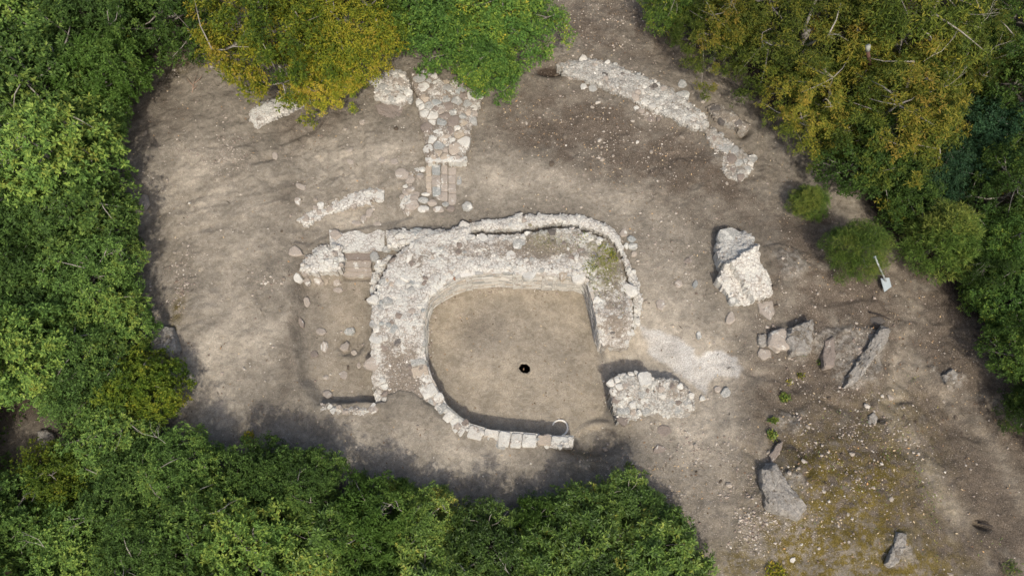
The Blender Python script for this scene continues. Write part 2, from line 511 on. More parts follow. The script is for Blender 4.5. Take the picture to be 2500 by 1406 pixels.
def height(x, y):
    x = np.asarray(x, float); y = np.asarray(y, float)
    fine = sstep(30, 22, np.hypot(x, y))
    h = 0.16 * fbm(x, y, 0.22, 2, 3) + fine * (0.09 * fbm(x, y, 0.9, 3, 11) + 0.045 * fbm(x, y, 4.0, 3, 21) + 0.016 * fbm(x, y, 11.0, 2, 31))
    near = np.exp(-((x / 9) ** 2 + ((y + 0.5) / 7) ** 2) ** 2)
    h = h * (1 - 0.55 * near)
    B = lambda *a, **k: blob(x, y, *a, **k)
    # gentle forms of the terrain
    h = h - 0.40 * B(1540, 880, 75, 45) - 0.22 * B(1700, 930, 110, 80) + 0.25 * B(1880, 690, 110, 90) + 0.18 * B(1960, 600, 120, 90)
    h = h + 0.35 * B(2080, 1230, 200, 150) + 0.12 * B(1650, 250, 220, 110, -0.5) - 0.10 * B(800, 620, 120, 80) + 0.20 * B(470, 760, 60, 90)
    h = h + 0.18 * B(1150, 110, 200, 90) - 0.30 * B(1345, 176, 40, 16) + 0.10 * B(560, 500, 170, 200)
    h = h - 0.12 * B(655, 388, 36, 8, 0.42) - 0.10 * B(730, 330, 50, 8, 0.55) - 0.35 * B(1818, 318, 12, 20, -0.5) - 0.25 * B(2395, 1280, 20, 9, -0.3)
    h = h - 0.25 * B(2140, 1020, 16, 10) - 0.2 * B(2140, 780, 26, 14, 0.4)
    # shallow erosion runnels on the western slope
    c = at(520, 560)
    run = np.maximum(0, fbm((x - c[0]) * 0.25 + (y - c[1]) * 0.5, (y - c[1]) * 1.6 - (x - c[0]) * 0.5, 1.2, 3, 77))
    h = h - 0.10 * run * B(560, 560, 190, 320) * fine
    # raised earth behind the southern wall
    h = h + 0.075 * sstep(-0.05, 0.05, sdf(x, y, SWLEDGE) + 0.12 * fbm(x, y, 2.2, 3, 5)) * sstep(-4.9, -3.7, y)
    k2 = np.clip(1.7 * B(1455, 1066, 72, 40), 0, 1)
    h = h * (1 - k2) + (FLOOR + 0.06) * k2
    k2 = np.clip(1.6 * B(1503, 885, 42, 42), 0, 1)
    h = h * (1 - k2) + (FLOOR + 0.13) * k2
    room = poly([(722, 540), (800, 512), (850, 497), (930, 470), (985, 455), (1010, 530), (940, 548), (806, 570), (750, 600), (715, 590)], 0.0)
    h = h - 0.09 * sstep(-0.10, 0.10, sdf(x, y, room) + 0.05 * fbm(x, y, 3, 2, 6))
    h = h + 0.06 * B(860, 400, 120, 45) - 0.08 * B(1040, 548, 90, 14)
    gul = 1 - 2 * np.abs(fbm(x * 0.8 + y * 0.35, y * 0.8 - x * 0.3, 0.75, 3, 201))
    h = h - fine * 0.10 * sstep(0.5, 1.0, gul) * (B(2150, 900, 260, 300) + 0.9 * B(1900, 1000, 150, 200) + 0.7 * B(1750, 350, 180, 110) + 0.5 * B(700, 330, 150, 90))
    crust = poly([(1862, 602), (1900, 594), (1945, 612), (1968, 645), (1960, 700), (1900, 720), (1880, 660)], 0.2)
    h = h + 0.06 * sstep(-0.03, 0.05, sdf(x, y, crust) + 0.06 * fbm(x, y, 2.5, 3, 231))
    h = h + 0.12 * B(1950, 840, 80, 45) + 0.12 * B(2110, 870, 60, 70) + 0.15 * B(1915, 1200, 90, 90) + 0.08 * B(2190, 1345, 50, 60) + 0.1 * B(2320, 920, 60, 50)
    h = h + fine * 0.05 * sstep(0.02, 0.05, fbm(x, y, 0.55, 4, 221)) * (B(2100, 900, 320, 330) + B(1600, 420, 250, 120) + B(800, 400, 200, 200) + B(1450, 100, 180, 100))
    h = h + fine * bedrock_mask(x, y) * (0.06 + 0.07 * (0.5 - np.abs(fbm(x * 1.0 + y * 0.6, y * 2.2 - x * 1.3, 1.1, 3, 311))))
    # western trench with soft sides except at the south and east
    tr = sdf(x, y, TRENCH) + 0.06 * fbm(x, y, 2.2, 3, 9)
    wid = 0.05 + 0.20 * sstep(-4.2, -6.0, x)
    k = sstep(-wid, wid, tr)
    h = h * (1 - k) + (-0.34 + 0.25 * (h)) * k
    rr = np.hypot((x - at(862, 842, -.3)[0]) / 0.42, (y - at(862, 842, -.3)[1]) / 0.5)
    h = h - 0.13 * sstep(1.1, 0.6, rr + 0.5 * fbm(x, y, 2.5, 3, 61))
    notch = poly([(838, 613), (908, 613), (911, 680), (835, 680)], -0.15)
    k = sstep(-0.02, 0.06, sdf(x, y, notch))
    h = h * (1 - k) + np.minimum(h, -0.40) * k
    # inside of the ruin
    d = sdf(x, y, PIT)
    se = at(1450, 1050, -0.6)
    w = 0.05 + 0.40 * np.exp(-((x - se[0]) ** 2 + (y - se[1]) ** 2) / 0.55)
    k = sstep(-0.03 - w, 0.03 + w * 0.4, d + 0.12 - w)
    h = h * (1 - k) + (FLOOR + 0.03 * fbm(x, y, 0.8, 3, 41) + 0.012 * fbm(x, y, 5, 2, 42)) * k
    # woodland floor falls away a little
    out = sstep(0.0, 6.0, -sdf(x, y, CLEAR))
    return h - 0.7 * out


def h1(x, y):
    return float(height(np.array([x]), np.array([y]))[0])


def on_ground(px, py):
    z = 0.0
    for _ in range(4):
        p = at(px, py, z); z = h1(p[0], p[1])
    return at(px, py, z)


# ------------------------------------------------------------------ ground sheet
def stretch(a, b, step, far):
    core = np.arange(a, b + 1e-6, step)
    ext = []; d = step; s = 0
    while s < far:
        d *= 1.22; s += d; ext.append(s)
    ext = np.array(ext)
    return np.concatenate([(a - ext)[::-1], core, b + ext])


def build_ground():
    gx = stretch(-14.5, 19.5, 0.047, 500); gy = stretch(-8.6, 12.5, 0.047, 500)
    X, Y = np.meshgrid(gx, gy)
    x = X.ravel(); y = Y.ravel()
    z = height(x, y)
    nx, ny = len(gx), len(gy)
    idx = np.arange(nx * ny).reshape(ny, nx)
    Q = np.stack([idx[:-1, :-1], idx[:-1, 1:], idx[1:, 1:], idx[1:, :-1]], -1).reshape(-1, 4)
    # opening of the shaft in the floor
    hc = at(1281, 899, FLOOR)
    qx = x[Q].mean(1); qy = y[Q].mean(1)
    keep = np.hypot(qx - hc[0], qy - hc[1]) > 0.165
    Q = Q[keep]
    me = mesh_np('ground', np.stack([x, y, z], -1), Q, True)
    B = lambda *a, **k: blob(x, y, *a, **k)
    N1 = fbm(x, y, 0.55, 5, 101); N2 = fbm(x, y, 1.7, 4, 131); N3 = fbm(x, y, 5, 3, 151)
    fl = sstep(0, 0.1, sdf(x, y, PIT))
    pale = (0.75 * B(860, 390, 150, 70) + 0.8 * B(1180, 440, 120, 50) + 0.7 * B(560, 840, 130, 90, 0.6) + 0.9 * B(1660, 950, 140, 110) + 0.8 * B(1620, 780, 110, 140)
            + 0.65 * B(1100, 1110, 230, 60) + 0.7 * B(1280, 440, 130, 50) + 0.45 * B(600, 600, 130, 160) + 0.5 * B(1700, 1050, 110, 90) + 0.45 * B(480, 470, 120, 120)
            + 0.6 * B(1540, 500, 100, 60) + 0.5 * B(2200, 880, 40, 130, 0.3) + 0.45 * B(2250, 1130, 30, 170, 0.45) + 0.6 * B(860, 530, 130, 40) + 0.6 * B(1500, 870, 60, 60)
            + 0.35 * B(2070, 470, 40, 110, 0.6) + 0.55 * B(520, 1000, 90, 60) + 0.5 * B(880, 1050, 120, 50))
    trod = poly([(1985, 385), (2055, 475), (2125, 565), (2185, 680), (2228, 765), (2200, 850), (2180, 950), (2172, 1005), (2225, 1090), (2275, 1190), (2330, 1262)], 0.0)
    trod2 = poly([(2230, 880), (2300, 950), (2380, 1040), (2440, 1120), (2500, 1230)], 0.0)
    path = np.exp(-(line_dist(x, y, trod) / 0.42) ** 2) + 0.8 * np.exp(-(line_dist(x, y, trod2) / 0.35) ** 2)
    path = np.clip(path * (0.75 + 0.7 * N2 + 0.4 * N3), 0, 1)
    sx, sy = x * 0.72 + y * 0.69, -x * 0.69 + y * 0.72          # wash streaks running down the western slope
    streak = fbm(sx * 0.22, sy * 1.5, 1.0, 4, 171)
    west = B(520, 880, 150, 130) + 0.7 * B(470, 560, 150, 150) + 0.6 * B(600, 420, 150, 90)
    pale = pale + 0.9 * west * streak
    pale = np.clip(pale * (1.0 + 0.7 * N1 + 0.5 * N2 + 0.25 * N3) + 0.16 * N1 + 0.10 * N2, 0, 0.95) * (1 - fl) + fl * np.clip(0.35 + 0.3 * N1, 0, 1)
    tan = 0.75 * B(850, 740, 70, 110) + 0.5 * B(830, 920, 90, 60) + 0.6 * B(870, 500, 60, 25)
    tan = np.clip(tan * (1 + 0.6 * N1) * (1 - fl) + fl * (0.62 + 0.35 * N1) + fl * 0.5 * B(1100, 780, 60, 60) - fl * 0.7 * B(1180, 790, 70, 50) * (1 + N2), 0, 1)
    brown = (0.85 * B(1480, 330, 190, 90, -0.2) + 0.8 * B(1340, 300, 120, 90) + 0.75 * B(1480, 60, 170, 110) + 0.6 * B(1700, 440, 160, 90) + 0.7 * B(1960, 640, 120, 90)
             + 1.1 * B(2150, 770, 200, 150) + 0.8 * B(2300, 1060, 240, 240) + 0.7 * B(2000, 1080, 190, 190) + 0.55 * B(2280, 930, 300, 420) + 0.6 * B(760, 300, 110, 60, 0.5) + 0.4 * B(400, 260, 90, 120) + 0.45 * B(700, 480, 40, 120)
             + 0.5 * B(720, 760, 22, 220) + 0.45 * B(1600, 420, 180, 80) + 0.6 * B(2420, 1280, 140, 160) + 0.5 * B(1450, 1130, 90, 40) + 0.7 * B(1345, 176, 60, 26) + 0.35 * B(1900, 950, 120, 100)
             + 0.7 * B(1680, 120, 120, 70, -0.6) + 0.5 * B(1850, 520, 130, 60))
    brown = np.clip(brown * (1.0 + 0.9 * N2 + 0.6 * N3) - 0.5 * pale + 0.22 * N1 + 0.15 * N2 - 0.35 * west * streak, 0, 0.92) * (1 - fl) + fl * np.clip(0.45 * B(1170, 780, 50, 36) * (1 + N2), 0, 1)
    brown = brown * (1 - 0.75 * path)
    tan = np.clip(tan + 0.42 * path, 0, 1)
    pit2 = B(1345, 176, 40, 16)
    moss = (1.5 * B(2010, 1310, 110, 120) + 1.4 * B(2110, 1390, 200, 80) + 0.8 * B(2080, 1170, 170, 140) + 0.8 * B(437, 770, 14, 55) + 0.4 * B(420, 130, 60, 40, 0.7) + 0.35 * B(2200, 1040, 90, 90)
            + 0.6 * B(1800, 1380, 80, 40) + 0.35 * B(1420, 1110, 50, 40) + 0.4 * B(460, 150, 70, 30, 0.7))
    moss = np.clip(moss * (1 + 0.7 * N2), 0, 1)
    lime_p = poly([(1560, 806), (1605, 812), (1650, 830), (1685, 850), (1700, 872), (1745, 862), (1790, 878), (1810, 900), (1795, 925), (1740, 925), (1720, 965), (1690, 945), (1640, 905), (1600, 880), (1575, 850)], -0.3)
    lime = 1.05 * sstep(-0.05, 0.08, sdf(x, y, lime_p) + 0.10 * N3 + 0.06 * N2) * (0.7 + 0.4 * N2)
    lime = np.clip(lime, 0, 1)
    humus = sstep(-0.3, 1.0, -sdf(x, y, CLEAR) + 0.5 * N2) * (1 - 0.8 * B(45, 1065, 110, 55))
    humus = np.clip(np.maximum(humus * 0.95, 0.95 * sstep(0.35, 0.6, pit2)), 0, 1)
    grav = (0.9 * B(430, 690, 70, 60) + 0.9 * B(600, 690, 60, 20) + 0.7 * B(560, 380, 50, 45) + 0.6 * B(440, 430, 60, 60) + 0.9 * B(1650, 1230, 130, 90) + 1.0 * B(1850, 1310, 110, 60) + 0.7 * B(1700, 1130, 160, 70)
            + 0.5 * B(2080, 1090, 150, 110) + 0.4 * B(1480, 60, 150, 90) + 0.25 * B(1500, 340, 200, 120) + 0.4 * B(460, 150, 90, 40) + 0.5 * B(1950, 800, 150, 90) + 0.35 * B(1650, 620, 100, 80) + 0.3 * B(2200, 900, 200, 200))
    grav = np.clip(grav * (1 + 0.5 * N2), 0, 1) * (1 - fl) + 0.15 * fl
    one = np.ones_like(x)
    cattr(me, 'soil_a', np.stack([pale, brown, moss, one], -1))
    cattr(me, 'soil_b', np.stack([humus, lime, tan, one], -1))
    fattr(me, 'gravel', grav)
    fattr(me, 'rock', bedrock_mask(x, y))
    return link('ground', me, M['soil'], kind='structure')


build_ground()


# ------------------------------------------------------------------ masonry builders
def voronoi_cells(pg, size, seed, gap=0.012, var=0.38, stretchx=1.0, rot=0.0, margin=0.0):
    """irregular close-fitting stones of uneven size that fill an outline"""
    g = np.random.default_rng(seed)
    ca, sa = math.cos(rot), math.sin(rot)
    loc = [((x * ca + y * sa) / stretchx, -x * sa + y * ca) for x, y in pg]
    x0 = min(p[0] for p in loc) - size; x1 = max(p[0] for p in loc) + size
    y0 = min(p[1] for p in loc) - size; y1 = max(p[1] for p in loc) + size
    n = int((x1 - x0) * (y1 - y0) / size ** 2 * 60)
    cand = np.stack([g.uniform(x0, x1, n), g.uniform(y0, y1, n)], -1)
    rr = size * np.exp(g.normal(0, var, n)).clip(0.45, 1.9)
    cand = cand[sdf(cand[:, 0], cand[:, 1], loc) > -size * 0.6]
    rr = rr[:len(cand)]
    order = np.arange(len(cand))
    P = np.zeros((0, 2)); Rd = np.zeros(0)
    for i in order:
        if len(P) == 0 or np.all(np.hypot(P[:, 0] - cand[i, 0], P[:, 1] - cand[i, 1]) > 0.47 * (Rd + rr[i])):
            P = np.vstack([P, cand[i]]); Rd = np.append(Rd, rr[i])
    D = sdf(P[:, 0], P[:, 1], loc)
    cells = []
    for i in np.nonzero(D > margin)[0]:
        cx, cy = P[i]
        R = Rd[i] * 0.76
        a0 = g.uniform(0, 1)
        c = [(cx + R * math.cos(a * math.pi / 4 + a0), cy + R * math.sin(a * math.pi / 4 + a0)) for a in range(8)]
        near = np.nonzero(np.hypot(P[:, 0] - cx, P[:, 1] - cy) < Rd[i] + Rd + 0.05)[0]
        for j in near:
            if j == i:
                continue
            dx, dy = P[j] - P[i]
            L = math.hypot(dx, dy)
            nx, ny = dx / L, dy / L
            off = L * Rd[i] / (Rd[i] + Rd[j]) - gap / 2
            new = []
            for k in range(len(c)):
                a, b = c[k], c[(k + 1) % len(c)]
                da = (a[0] - cx) * nx + (a[1] - cy) * ny - off
                db = (b[0] - cx) * nx + (b[1] - cy) * ny - off
                if da <= 0:
                    new.append(a)
                if (da < 0) != (db < 0) and abs(da - db) > 1e-9:
                    tt = da / (da - db)
                    new.append((a[0] + (b[0] - a[0]) * tt, a[1] + (b[1] - a[1]) * tt))
            c = new
            if len(c) < 3:
                break
        if len(c) < 3:
            continue
        c = [(x * stretchx * ca - y * sa, x * stretchx * sa + y * ca) for x, y in c]
        cells.append(c)
    return cells


def stone_mesh(name, cell, top, rnd, depth=0.12, tilt=0.12, dome=0.25, rough=0.02):
    """one stone: rounded outline, bulging sides, uneven top; local origin at its centre"""
    n0 = len(cell)
    cx = sum(p[0] for p in cell) / n0; cy = sum(p[1] for p in cell) / n0
    pts = [(p[0] - cx, p[1] - cy) for p in cell]
    # drop nearly coincident corners, cut the others
    q = []
    for k in range(n0):
        a, b = pts[k], pts[(k + 1) % n0]
        if math.dist(a, b) < 0.02:
            continue
        t = 0.10 + 0.12 * rnd.random()
        q.append((a[0] + (b[0] - a[0]) * t, a[1] + (b[1] - a[1]) * t))
        q.append((a[0] + (b[0] - a[0]) * (1 - t), a[1] + (b[1] - a[1]) * (1 - t)))
    if len(q) < 5:
        q = pts
    n = len(q)
    r = (sum(math.hypot(*p) for p in q) / n)
    q = [(x * (1 + rnd.uniform(-.05, .05)), y * (1 + rnd.uniform(-.05, .05))) for x, y in q]
    tx, ty = rnd.uniform(-tilt, tilt), rnd.uniform(-tilt, tilt)
    V = []
    for s, z in ((0.99, -depth), (1.0, top - 0.13 * r), (0.95, top - 0.03 * r), (0.70, top + dome * 0.02)):
        for x, y in q:
            zz = z
            if z > -depth:
                zz = z + x * tx + y * ty + rnd.uniform(-rough, rough) * (0.6 if s > 0.9 else 1.0)
            V.append((x * s, y * s, zz))
    V.append((rnd.uniform(-.1, .1) * r, rnd.uniform(-.1, .1) * r, top + dome * 0.05 + rnd.uniform(-rough, rough)))
    Fc = []
    for L in range(3):
        for k in range(n):
            a = L * n + k; b = L * n + (k + 1) % n
            Fc.append((a, b, b + n, a + n))
    c = 4 * n
    for k in range(n):
        Fc.append((3 * n + k, 3 * n + (k + 1) % n, c))
    me = mesh_py(name, V, Fc, True)
    me.set_sharp_from_angle(angle=math.radians(38))
    return me, (cx, cy)


def pave(parent, cells, topf, matf, seed, name='stone', depth=0.12, tilt=0.12, dome=0.25, rough=0.014, lift=(0.0, 0.06), skip=None):
    rnd = random.Random(seed)
    px, py, pz = parent.location
    out = []
    for c in cells:
        cx = sum(p[0] for p in c) / len(c); cy = sum(p[1] for p in c) / len(c)
        if skip and rnd.random() < skip(cx, cy):
            continue
        me, (cx, cy) = stone_mesh('stone', c, 0.0, rnd, depth, tilt, dome, rough)
        z = topf(cx, cy) + rnd.uniform(*lift)
        o = link(name, me, matf(cx, cy, rnd), parent, (cx - px, cy - py, z - pz))
        out.append(o)
    return out


def core_mesh(pg, topf, zbot, step=0.05, seed=0, rough=0.03, edge=0.06, ragged=0.05, dirtf=None, mossf=None, origin=(0, 0, 0)):
    """rubble body with an uneven top and ragged upright sides"""
    xs = [p[0] for p in pg]; ys = [p[1] for p in pg]
    gx = np.arange(min(xs) - 0.15, max(xs) + 0.15, step); gy = np.arange(min(ys) - 0.15, max(ys) + 0.15, step)
    X, Y = np.meshgrid(gx, gy)
    d = sdf(X, Y, pg) + ragged * fbm(X, Y, 5, 2, seed + 3)
    cx = (X[:-1, :-1] + X[1:, 1:]) / 2; cy = (Y[:-1, :-1] + Y[1:, 1:]) / 2
    ins = (sdf(cx, cy, pg) + ragged * fbm(cx, cy, 5, 2, seed + 3)) > 0
    T = np.vectorize(topf)(X, Y) if not getattr(topf, 'vec', False) else topf(X, Y)
    Z = T + rough * fbm(X, Y, 3.2, 3, seed) + rough * 0.35 * fbm(X, Y, 11, 2, seed + 9) - edge * sstep(0.12, 0.0, d)
    JX = X + 0.022 * fbm(X, Y, 13, 1, seed + 20) * 2; JY = Y + 0.022 * fbm(X, Y, 13, 1, seed + 30) * 2
    ny, nx = X.shape
    vid = -np.ones((2, ny, nx), int); V = []

    def v(l, j, i):
        if vid[l, j, i] < 0:
            vid[l, j, i] = len(V)
            if l == 0:
                V.append((JX[j, i] - origin[0], JY[j, i] - origin[1], Z[j, i] - origin[2]))
            else:
                V.append((JX[j, i] - origin[0], JY[j, i] - origin[1], zbot - origin[2]))
        return vid[l, j, i]
    Fc = []
    jj, ii = np.nonzero(ins)
    for j, i in zip(jj, ii):
        Fc.append((v(0, j, i), v(0, j, i + 1), v(0, j + 1, i + 1), v(0, j + 1, i)))
        for dj, di, a, b in ((-1, 0, (j, i), (j, i + 1)), (1, 0, (j + 1, i + 1), (j + 1, i)), (0, -1, (j + 1, i), (j, i)), (0, 1, (j, i + 1), (j + 1, i + 1))):
            if not ins[j + dj, i + di]:
                Fc.append((v(0, *b), v(0, *a), v(1, *a), v(1, *b)))
    me = mesh_py('rubble', V, Fc, True)
    me.set_sharp_from_angle(angle=math.radians(50))
    co = np.array(V); wx = co[:, 0] + origin[0]; wy = co[:, 1] + origin[1]
    fattr(me, 'dirt', dirtf(wx, wy) if dirtf else np.full(len(V), 0.15))
    fattr(me, 'moss', mossf(wx, wy) if mossf else np.zeros(len(V)))
    return me


def centre(pg):
    return (sum(p[0] for p in pg) / len(pg), sum(p[1] for p in pg) / len(pg))


def pick(rnd, table):
    r = rnd.random() * sum(w for _, w in table)
    for k, w in table:
        r -= w
        if r <= 0:
            return M[k]
    return M[table[-1][0]]


def rubble_chips(parent, pg, topf, n, seed, size=0.035):
    g = np.random.default_rng(seed)
    xs = [p[0] for p in pg]; ys = [p[1] for p in pg]
    x = g.uniform(min(xs), max(xs), n); y = g.uniform(min(ys), max(ys), n)
    k = (sdf(x, y, pg) > 0.0) & (g.uniform(0, 1, n) < .25 + .75 * sstep(-.2, .3, fbm(x, y, 2, 2, seed)))
    x, y = x[k], y[k]
    n = len(x)
    z = np.array([float(np.ravel(topf(np.array([a]), np.array([b])) if getattr(topf, 'vec', False) else topf(a, b))[0]) for a, b in zip(x, y)])
    r = size * np.exp(g.normal(0, .4, n)).clip(.5, 2.2)
    oc = np.array([[1, 0, 0], [0, 1, 0], [-1, 0, 0], [0, -1, 0], [0, 0, .7], [0, 0, -.6]], float)
    V = oc[None] * r[:, None, None] * g.uniform(.6, 1.35, (n, 6, 1))
    V += g.normal(0, .25, V.shape) * r[:, None, None]
    V += np.stack([x - parent.location[0], y - parent.location[1], z + r * .1 - parent.location[2]], -1)[:, None]
    tri = np.array([[0, 1, 4], [1, 2, 4], [2, 3, 4], [3, 0, 4], [1, 0, 5], [2, 1, 5], [3, 2, 5], [0, 3, 5]])
    me = mesh_np('rubble_chips', V.reshape(-1, 3), (np.arange(n)[:, None, None] * 6 + tri[None]).reshape(-1, 3))
    link('rubble_chips', me, M['chips'], parent, kind='stuff')


t = NT('rubble_chip')
isl = t.n('ShaderNodeNewGeometry').outputs['Random Per Island']
M['chips'] = t.finish(t.ramp(isl, [(0, (0.10, 0.08, 0.06)), (.3, (0.24, 0.20, 0.16)), (.55, (0.36, 0.32, 0.27)), (.8, (0.50, 0.47, 0.41)), (1, (0.62, 0.59, 0.53))]), .9, None, .15)

# ------------------------------------------------------------------ main curved wall of the ruin
def lerp_ring_top(x, y):
    # north side 0.34, falling towards the south-west and at the east end
    a = at(1000, 760, 0.3)[1]; b = at(1000, 1010, 0.05)[1]
    z = 0.42 - 0.37 * (1 - sstep(b, a, y))
    e0 = at(1480, 770, 0.3)[1]; e1 = at(1480, 850, 0.05)[1]
    ze = 0.42 - 0.40 * (1 - sstep(e1, e0, y))
    k = sstep(at(1430, 760, .3)[0], at(1450, 760, .3)[0], x)
    c = at(962, 1015, 0.03)
    sw = 0.12 * np.exp(-((x - c[0]) / 0.62) ** 2 - ((y - c[1]) / 0.5) ** 2)
    return z * (1 - k) + ze * k - sw


lerp_ring_top.vec = True


def ring_dirt(x, y):
    B = lambda *a, **k: blob(x, y, *a, **k)
    return np.clip(0.12 + 0.85 * B(985, 940, 55, 80, z=.1) + 0.6 * B(1330, 605, 90, 40, z=.3) + 0.7 * B(1490, 650, 40, 80, z=.3) + 0.6 * B(1510, 790, 40, 60, z=.3) + 0.35 * B(1020, 640, 30, 30, z=.3)
                   + 0.4 * B(960, 850, 40, 50, z=.2) + 0.4 * B(1230, 612, 170, 22, z=.3), 0, 1)


def ring_moss(x, y):
    B = lambda *a, **k: blob(x, y, *a, **k)
    return np.clip(1.0 * B(1478, 640, 34, 60, z=.3) + 0.45 * B(1340, 590, 60, 30, z=.3) + 0.4 * B(1430, 690, 30, 15, z=.3), 0, 1)


main = thing('curved_wall', 'thick horseshoe-shaped rubble wall enclosing the sunken sandy floor', 'stone wall', (*centre(W_RING), 0))
link('core', core_mesh(W_RING, lerp_ring_top, FLOOR - 0.15, 0.05, 1, 0.05, 0.04, 0.035, ring_dirt, ring_moss, main.location), M['core'], main)


def ring_mat(x, y, rnd):
    d = float(ring_dirt(np.array([x]), np.array([y]))[0]); m = float(ring_moss(np.array([x]), np.array([y]))[0])
    if rnd.random() < m:
        return M['mossy']
    if rnd.random() < d * 0.7:
        return pick(rnd, [('earthy', 4), ('dark', 1), ('grey', 1)])
    return pick(rnd, [('white', 6), ('grey', 2.2), ('dusty', 1.5), ('blue', 0.8), ('tan', 0.6), ('rust', 0.12)])


def ring_skip(x, y):
    d = float(ring_dirt(np.array([x]), np.array([y]))[0]); m = float(ring_moss(np.array([x]), np.array([y]))[0])
    return min(0.92, 0.17 + 0.68 * d + 0.25 * m)


inner_band = poly([(x + (9 if x < 1250 else -2) * 0, y) for x, y in RING_IN], ring_z)
cells = voronoi_cells(W_RING, 0.25, 5, 0.014, 0.42, margin=0.0)
pave(main, cells, lambda x, y: float(lerp_ring_top(np.array([x]), np.array([y]))[0]), ring_mat, 8, depth=0.16, tilt=0.16, lift=(-0.03, 0.018), skip=ring_skip)


rubble_chips(main, W_RING, lerp_ring_top, 2200, 9, 0.018)


def edge_course(parent, line, zf, seed, lo=0.22, hi=0.42, wid=(0.20, 0.34), side=1, mats=(('white', 5), ('dusty', 2), ('grey', 2), ('tan', 1)), lift=(0.02, 0.07), name='stone'):
    """dressed stones laid one after another along a line (their backs to one side)"""
    rnd = random.Random(seed)
    px, py, pz = parent.location
    L = [Vector(p) for p in line]
    acc = [0]
    for a, b in zip(L, L[1:]):
        acc.append(acc[-1] + (b - a).length)

    def P(s):
        for k in range(len(L) - 1):
            if s <= acc[k + 1] or k == len(L) - 2:
                t = (s - acc[k]) / max(1e-6, acc[k + 1] - acc[k])
                return L[k].lerp(L[k + 1], t)
    s = 0.0
    while s < acc[-1] - lo * 0.6:
        e = min(acc[-1], s + rnd.uniform(lo, hi))
        a, b = P(s + 0.008), P(e - 0.008)
        tdir = (b - a).normalized(); nrm = Vector((-tdir.y, tdir.x)) * side
        w = rnd.uniform(*wid)
        c = [a, b, b + nrm * w * rnd.uniform(.85, 1.1), a + nrm * w * rnd.uniform(.85, 1.1)]
        if side < 0:
            c = c[::-1]
        c = [(v.x, v.y) for v in c]
        mid = [c[0], ((c[0][0] + c[1][0]) / 2, (c[0][1] + c[1][1]) / 2), c[1], c[2], ((c[2][0] + c[3][0]) / 2, (c[2][1] + c[3][1]) / 2), c[3]]
        me, (cx, cy) = stone_mesh('stone', mid, 0.0, rnd, 0.2, 0.08, 0.12, 0.012)
        z = zf(cx, cy) + rnd.uniform(*lift)
        link(name, me, pick(rnd, mats), parent, (cx - px, cy - py, z - pz))
        s = e


SB = W_RING_IN[:10]
edge_course(main, SB, lambda x, y: float(lerp_ring_top(np.array([x]), np.array([y]))[0]), 31, 0.16, 0.46, (0.20, 0.48), side=1, lift=(-0.01, 0.05))


def coursed_facing(line, z0, z1f, seed, side, origin):
    """many thin stones laid in courses on the inside of the wall, joined into one piece"""
    rnd = random.Random(seed)
    L = [Vector(p) for p in line]
    acc = [0]
    for a, b in zip(L, L[1:]):
        acc.append(acc[-1] + (b - a).length)

    def P(s):
        s = max(0, min(acc[-1], s))
        for k in range(len(L) - 1):
            if s <= acc[k + 1] or k == len(L) - 2:
                return L[k].lerp(L[k + 1], (s - acc[k]) / max(1e-6, acc[k + 1] - acc[k]))
    V = []; Fc = []
    z = z0
    while z < 0.5:
        hh = rnd.uniform(0.055, 0.12)
        s = -rnd.random() * 0.2
        while s < acc[-1]:
            e = s + rnd.uniform(0.12, 0.5)
            a, b = P(s + .004), P(e - .004)
            m = P((s + e) / 2)
            if (b - a).length > 0.05 and z + hh < z1f(m.x, m.y) + 0.0:
                td = (b - a).normalized(); n = Vector((-td.y, td.x)) * side
                p0 = rnd.uniform(0.015, 0.05)
                i = len(V)
                for q, zz, pr in ((a, z, p0 * .8), (b, z, p0 * .8), (b, z + hh - .008, p0), (a, z + hh - .008, p0)):
                    w = q + n * (pr + rnd.uniform(-.008, .008))
                    V.append((w.x - origin[0], w.y - origin[1], zz + rnd.uniform(-.01, .01) - origin[2]))
                for q, zz in ((a, z), (b, z), (b, z + hh - .008), (a, z + hh - .008)):
                    w = q - n * 0.08
                    V.append((w.x - origin[0], w.y - origin[1], zz - origin[2]))
                Fc += [(i, i + 1, i + 2, i + 3), (i + 1, i + 5, i + 6, i + 2), (i + 4, i, i + 3, i + 7), (i + 3, i + 2, i + 6, i + 7), (i + 4, i + 5, i + 1, i)]
            s = e
        z += hh
    return mesh_py('coursed_facing', V, Fc)


t = NT('coursed_stone')
pos = t.coord()
isl = t.n('ShaderNodeNewGeometry').outputs['Random Per Island']
nn = t.noise(pos, 16, 5, 0.7); nf = t.noise(pos, 60, 4, 0.7)
cc = t.ramp(isl, [(0, (0.22, 0.22, 0.20)), (0.3, (0.32, 0.305, 0.27)), (0.6, (0.42, 0.40, 0.355)), (0.8, (0.31, 0.27, 0.215)), (1, (0.50, 0.48, 0.435))])
cc = t.mix(t.rng(nn, 0.5, 0.7, 0, .7), cc, (0.55, 0.52, 0.46))
M['coursed'] = t.finish(t.mul(cc, t.rng(nf, .25, .75, .75, 1.2)), 0.92, t.bump(nf, .5, .02), 0.15)
fac = coursed_facing(W_RING_IN, FLOOR - 0.06, lambda x, y: float(lerp_ring_top(np.array([x]), np.array([y]))[0]), 41, -1, main.location)
link('coursed_facing', fac, M['coursed'], main, kind='stuff')

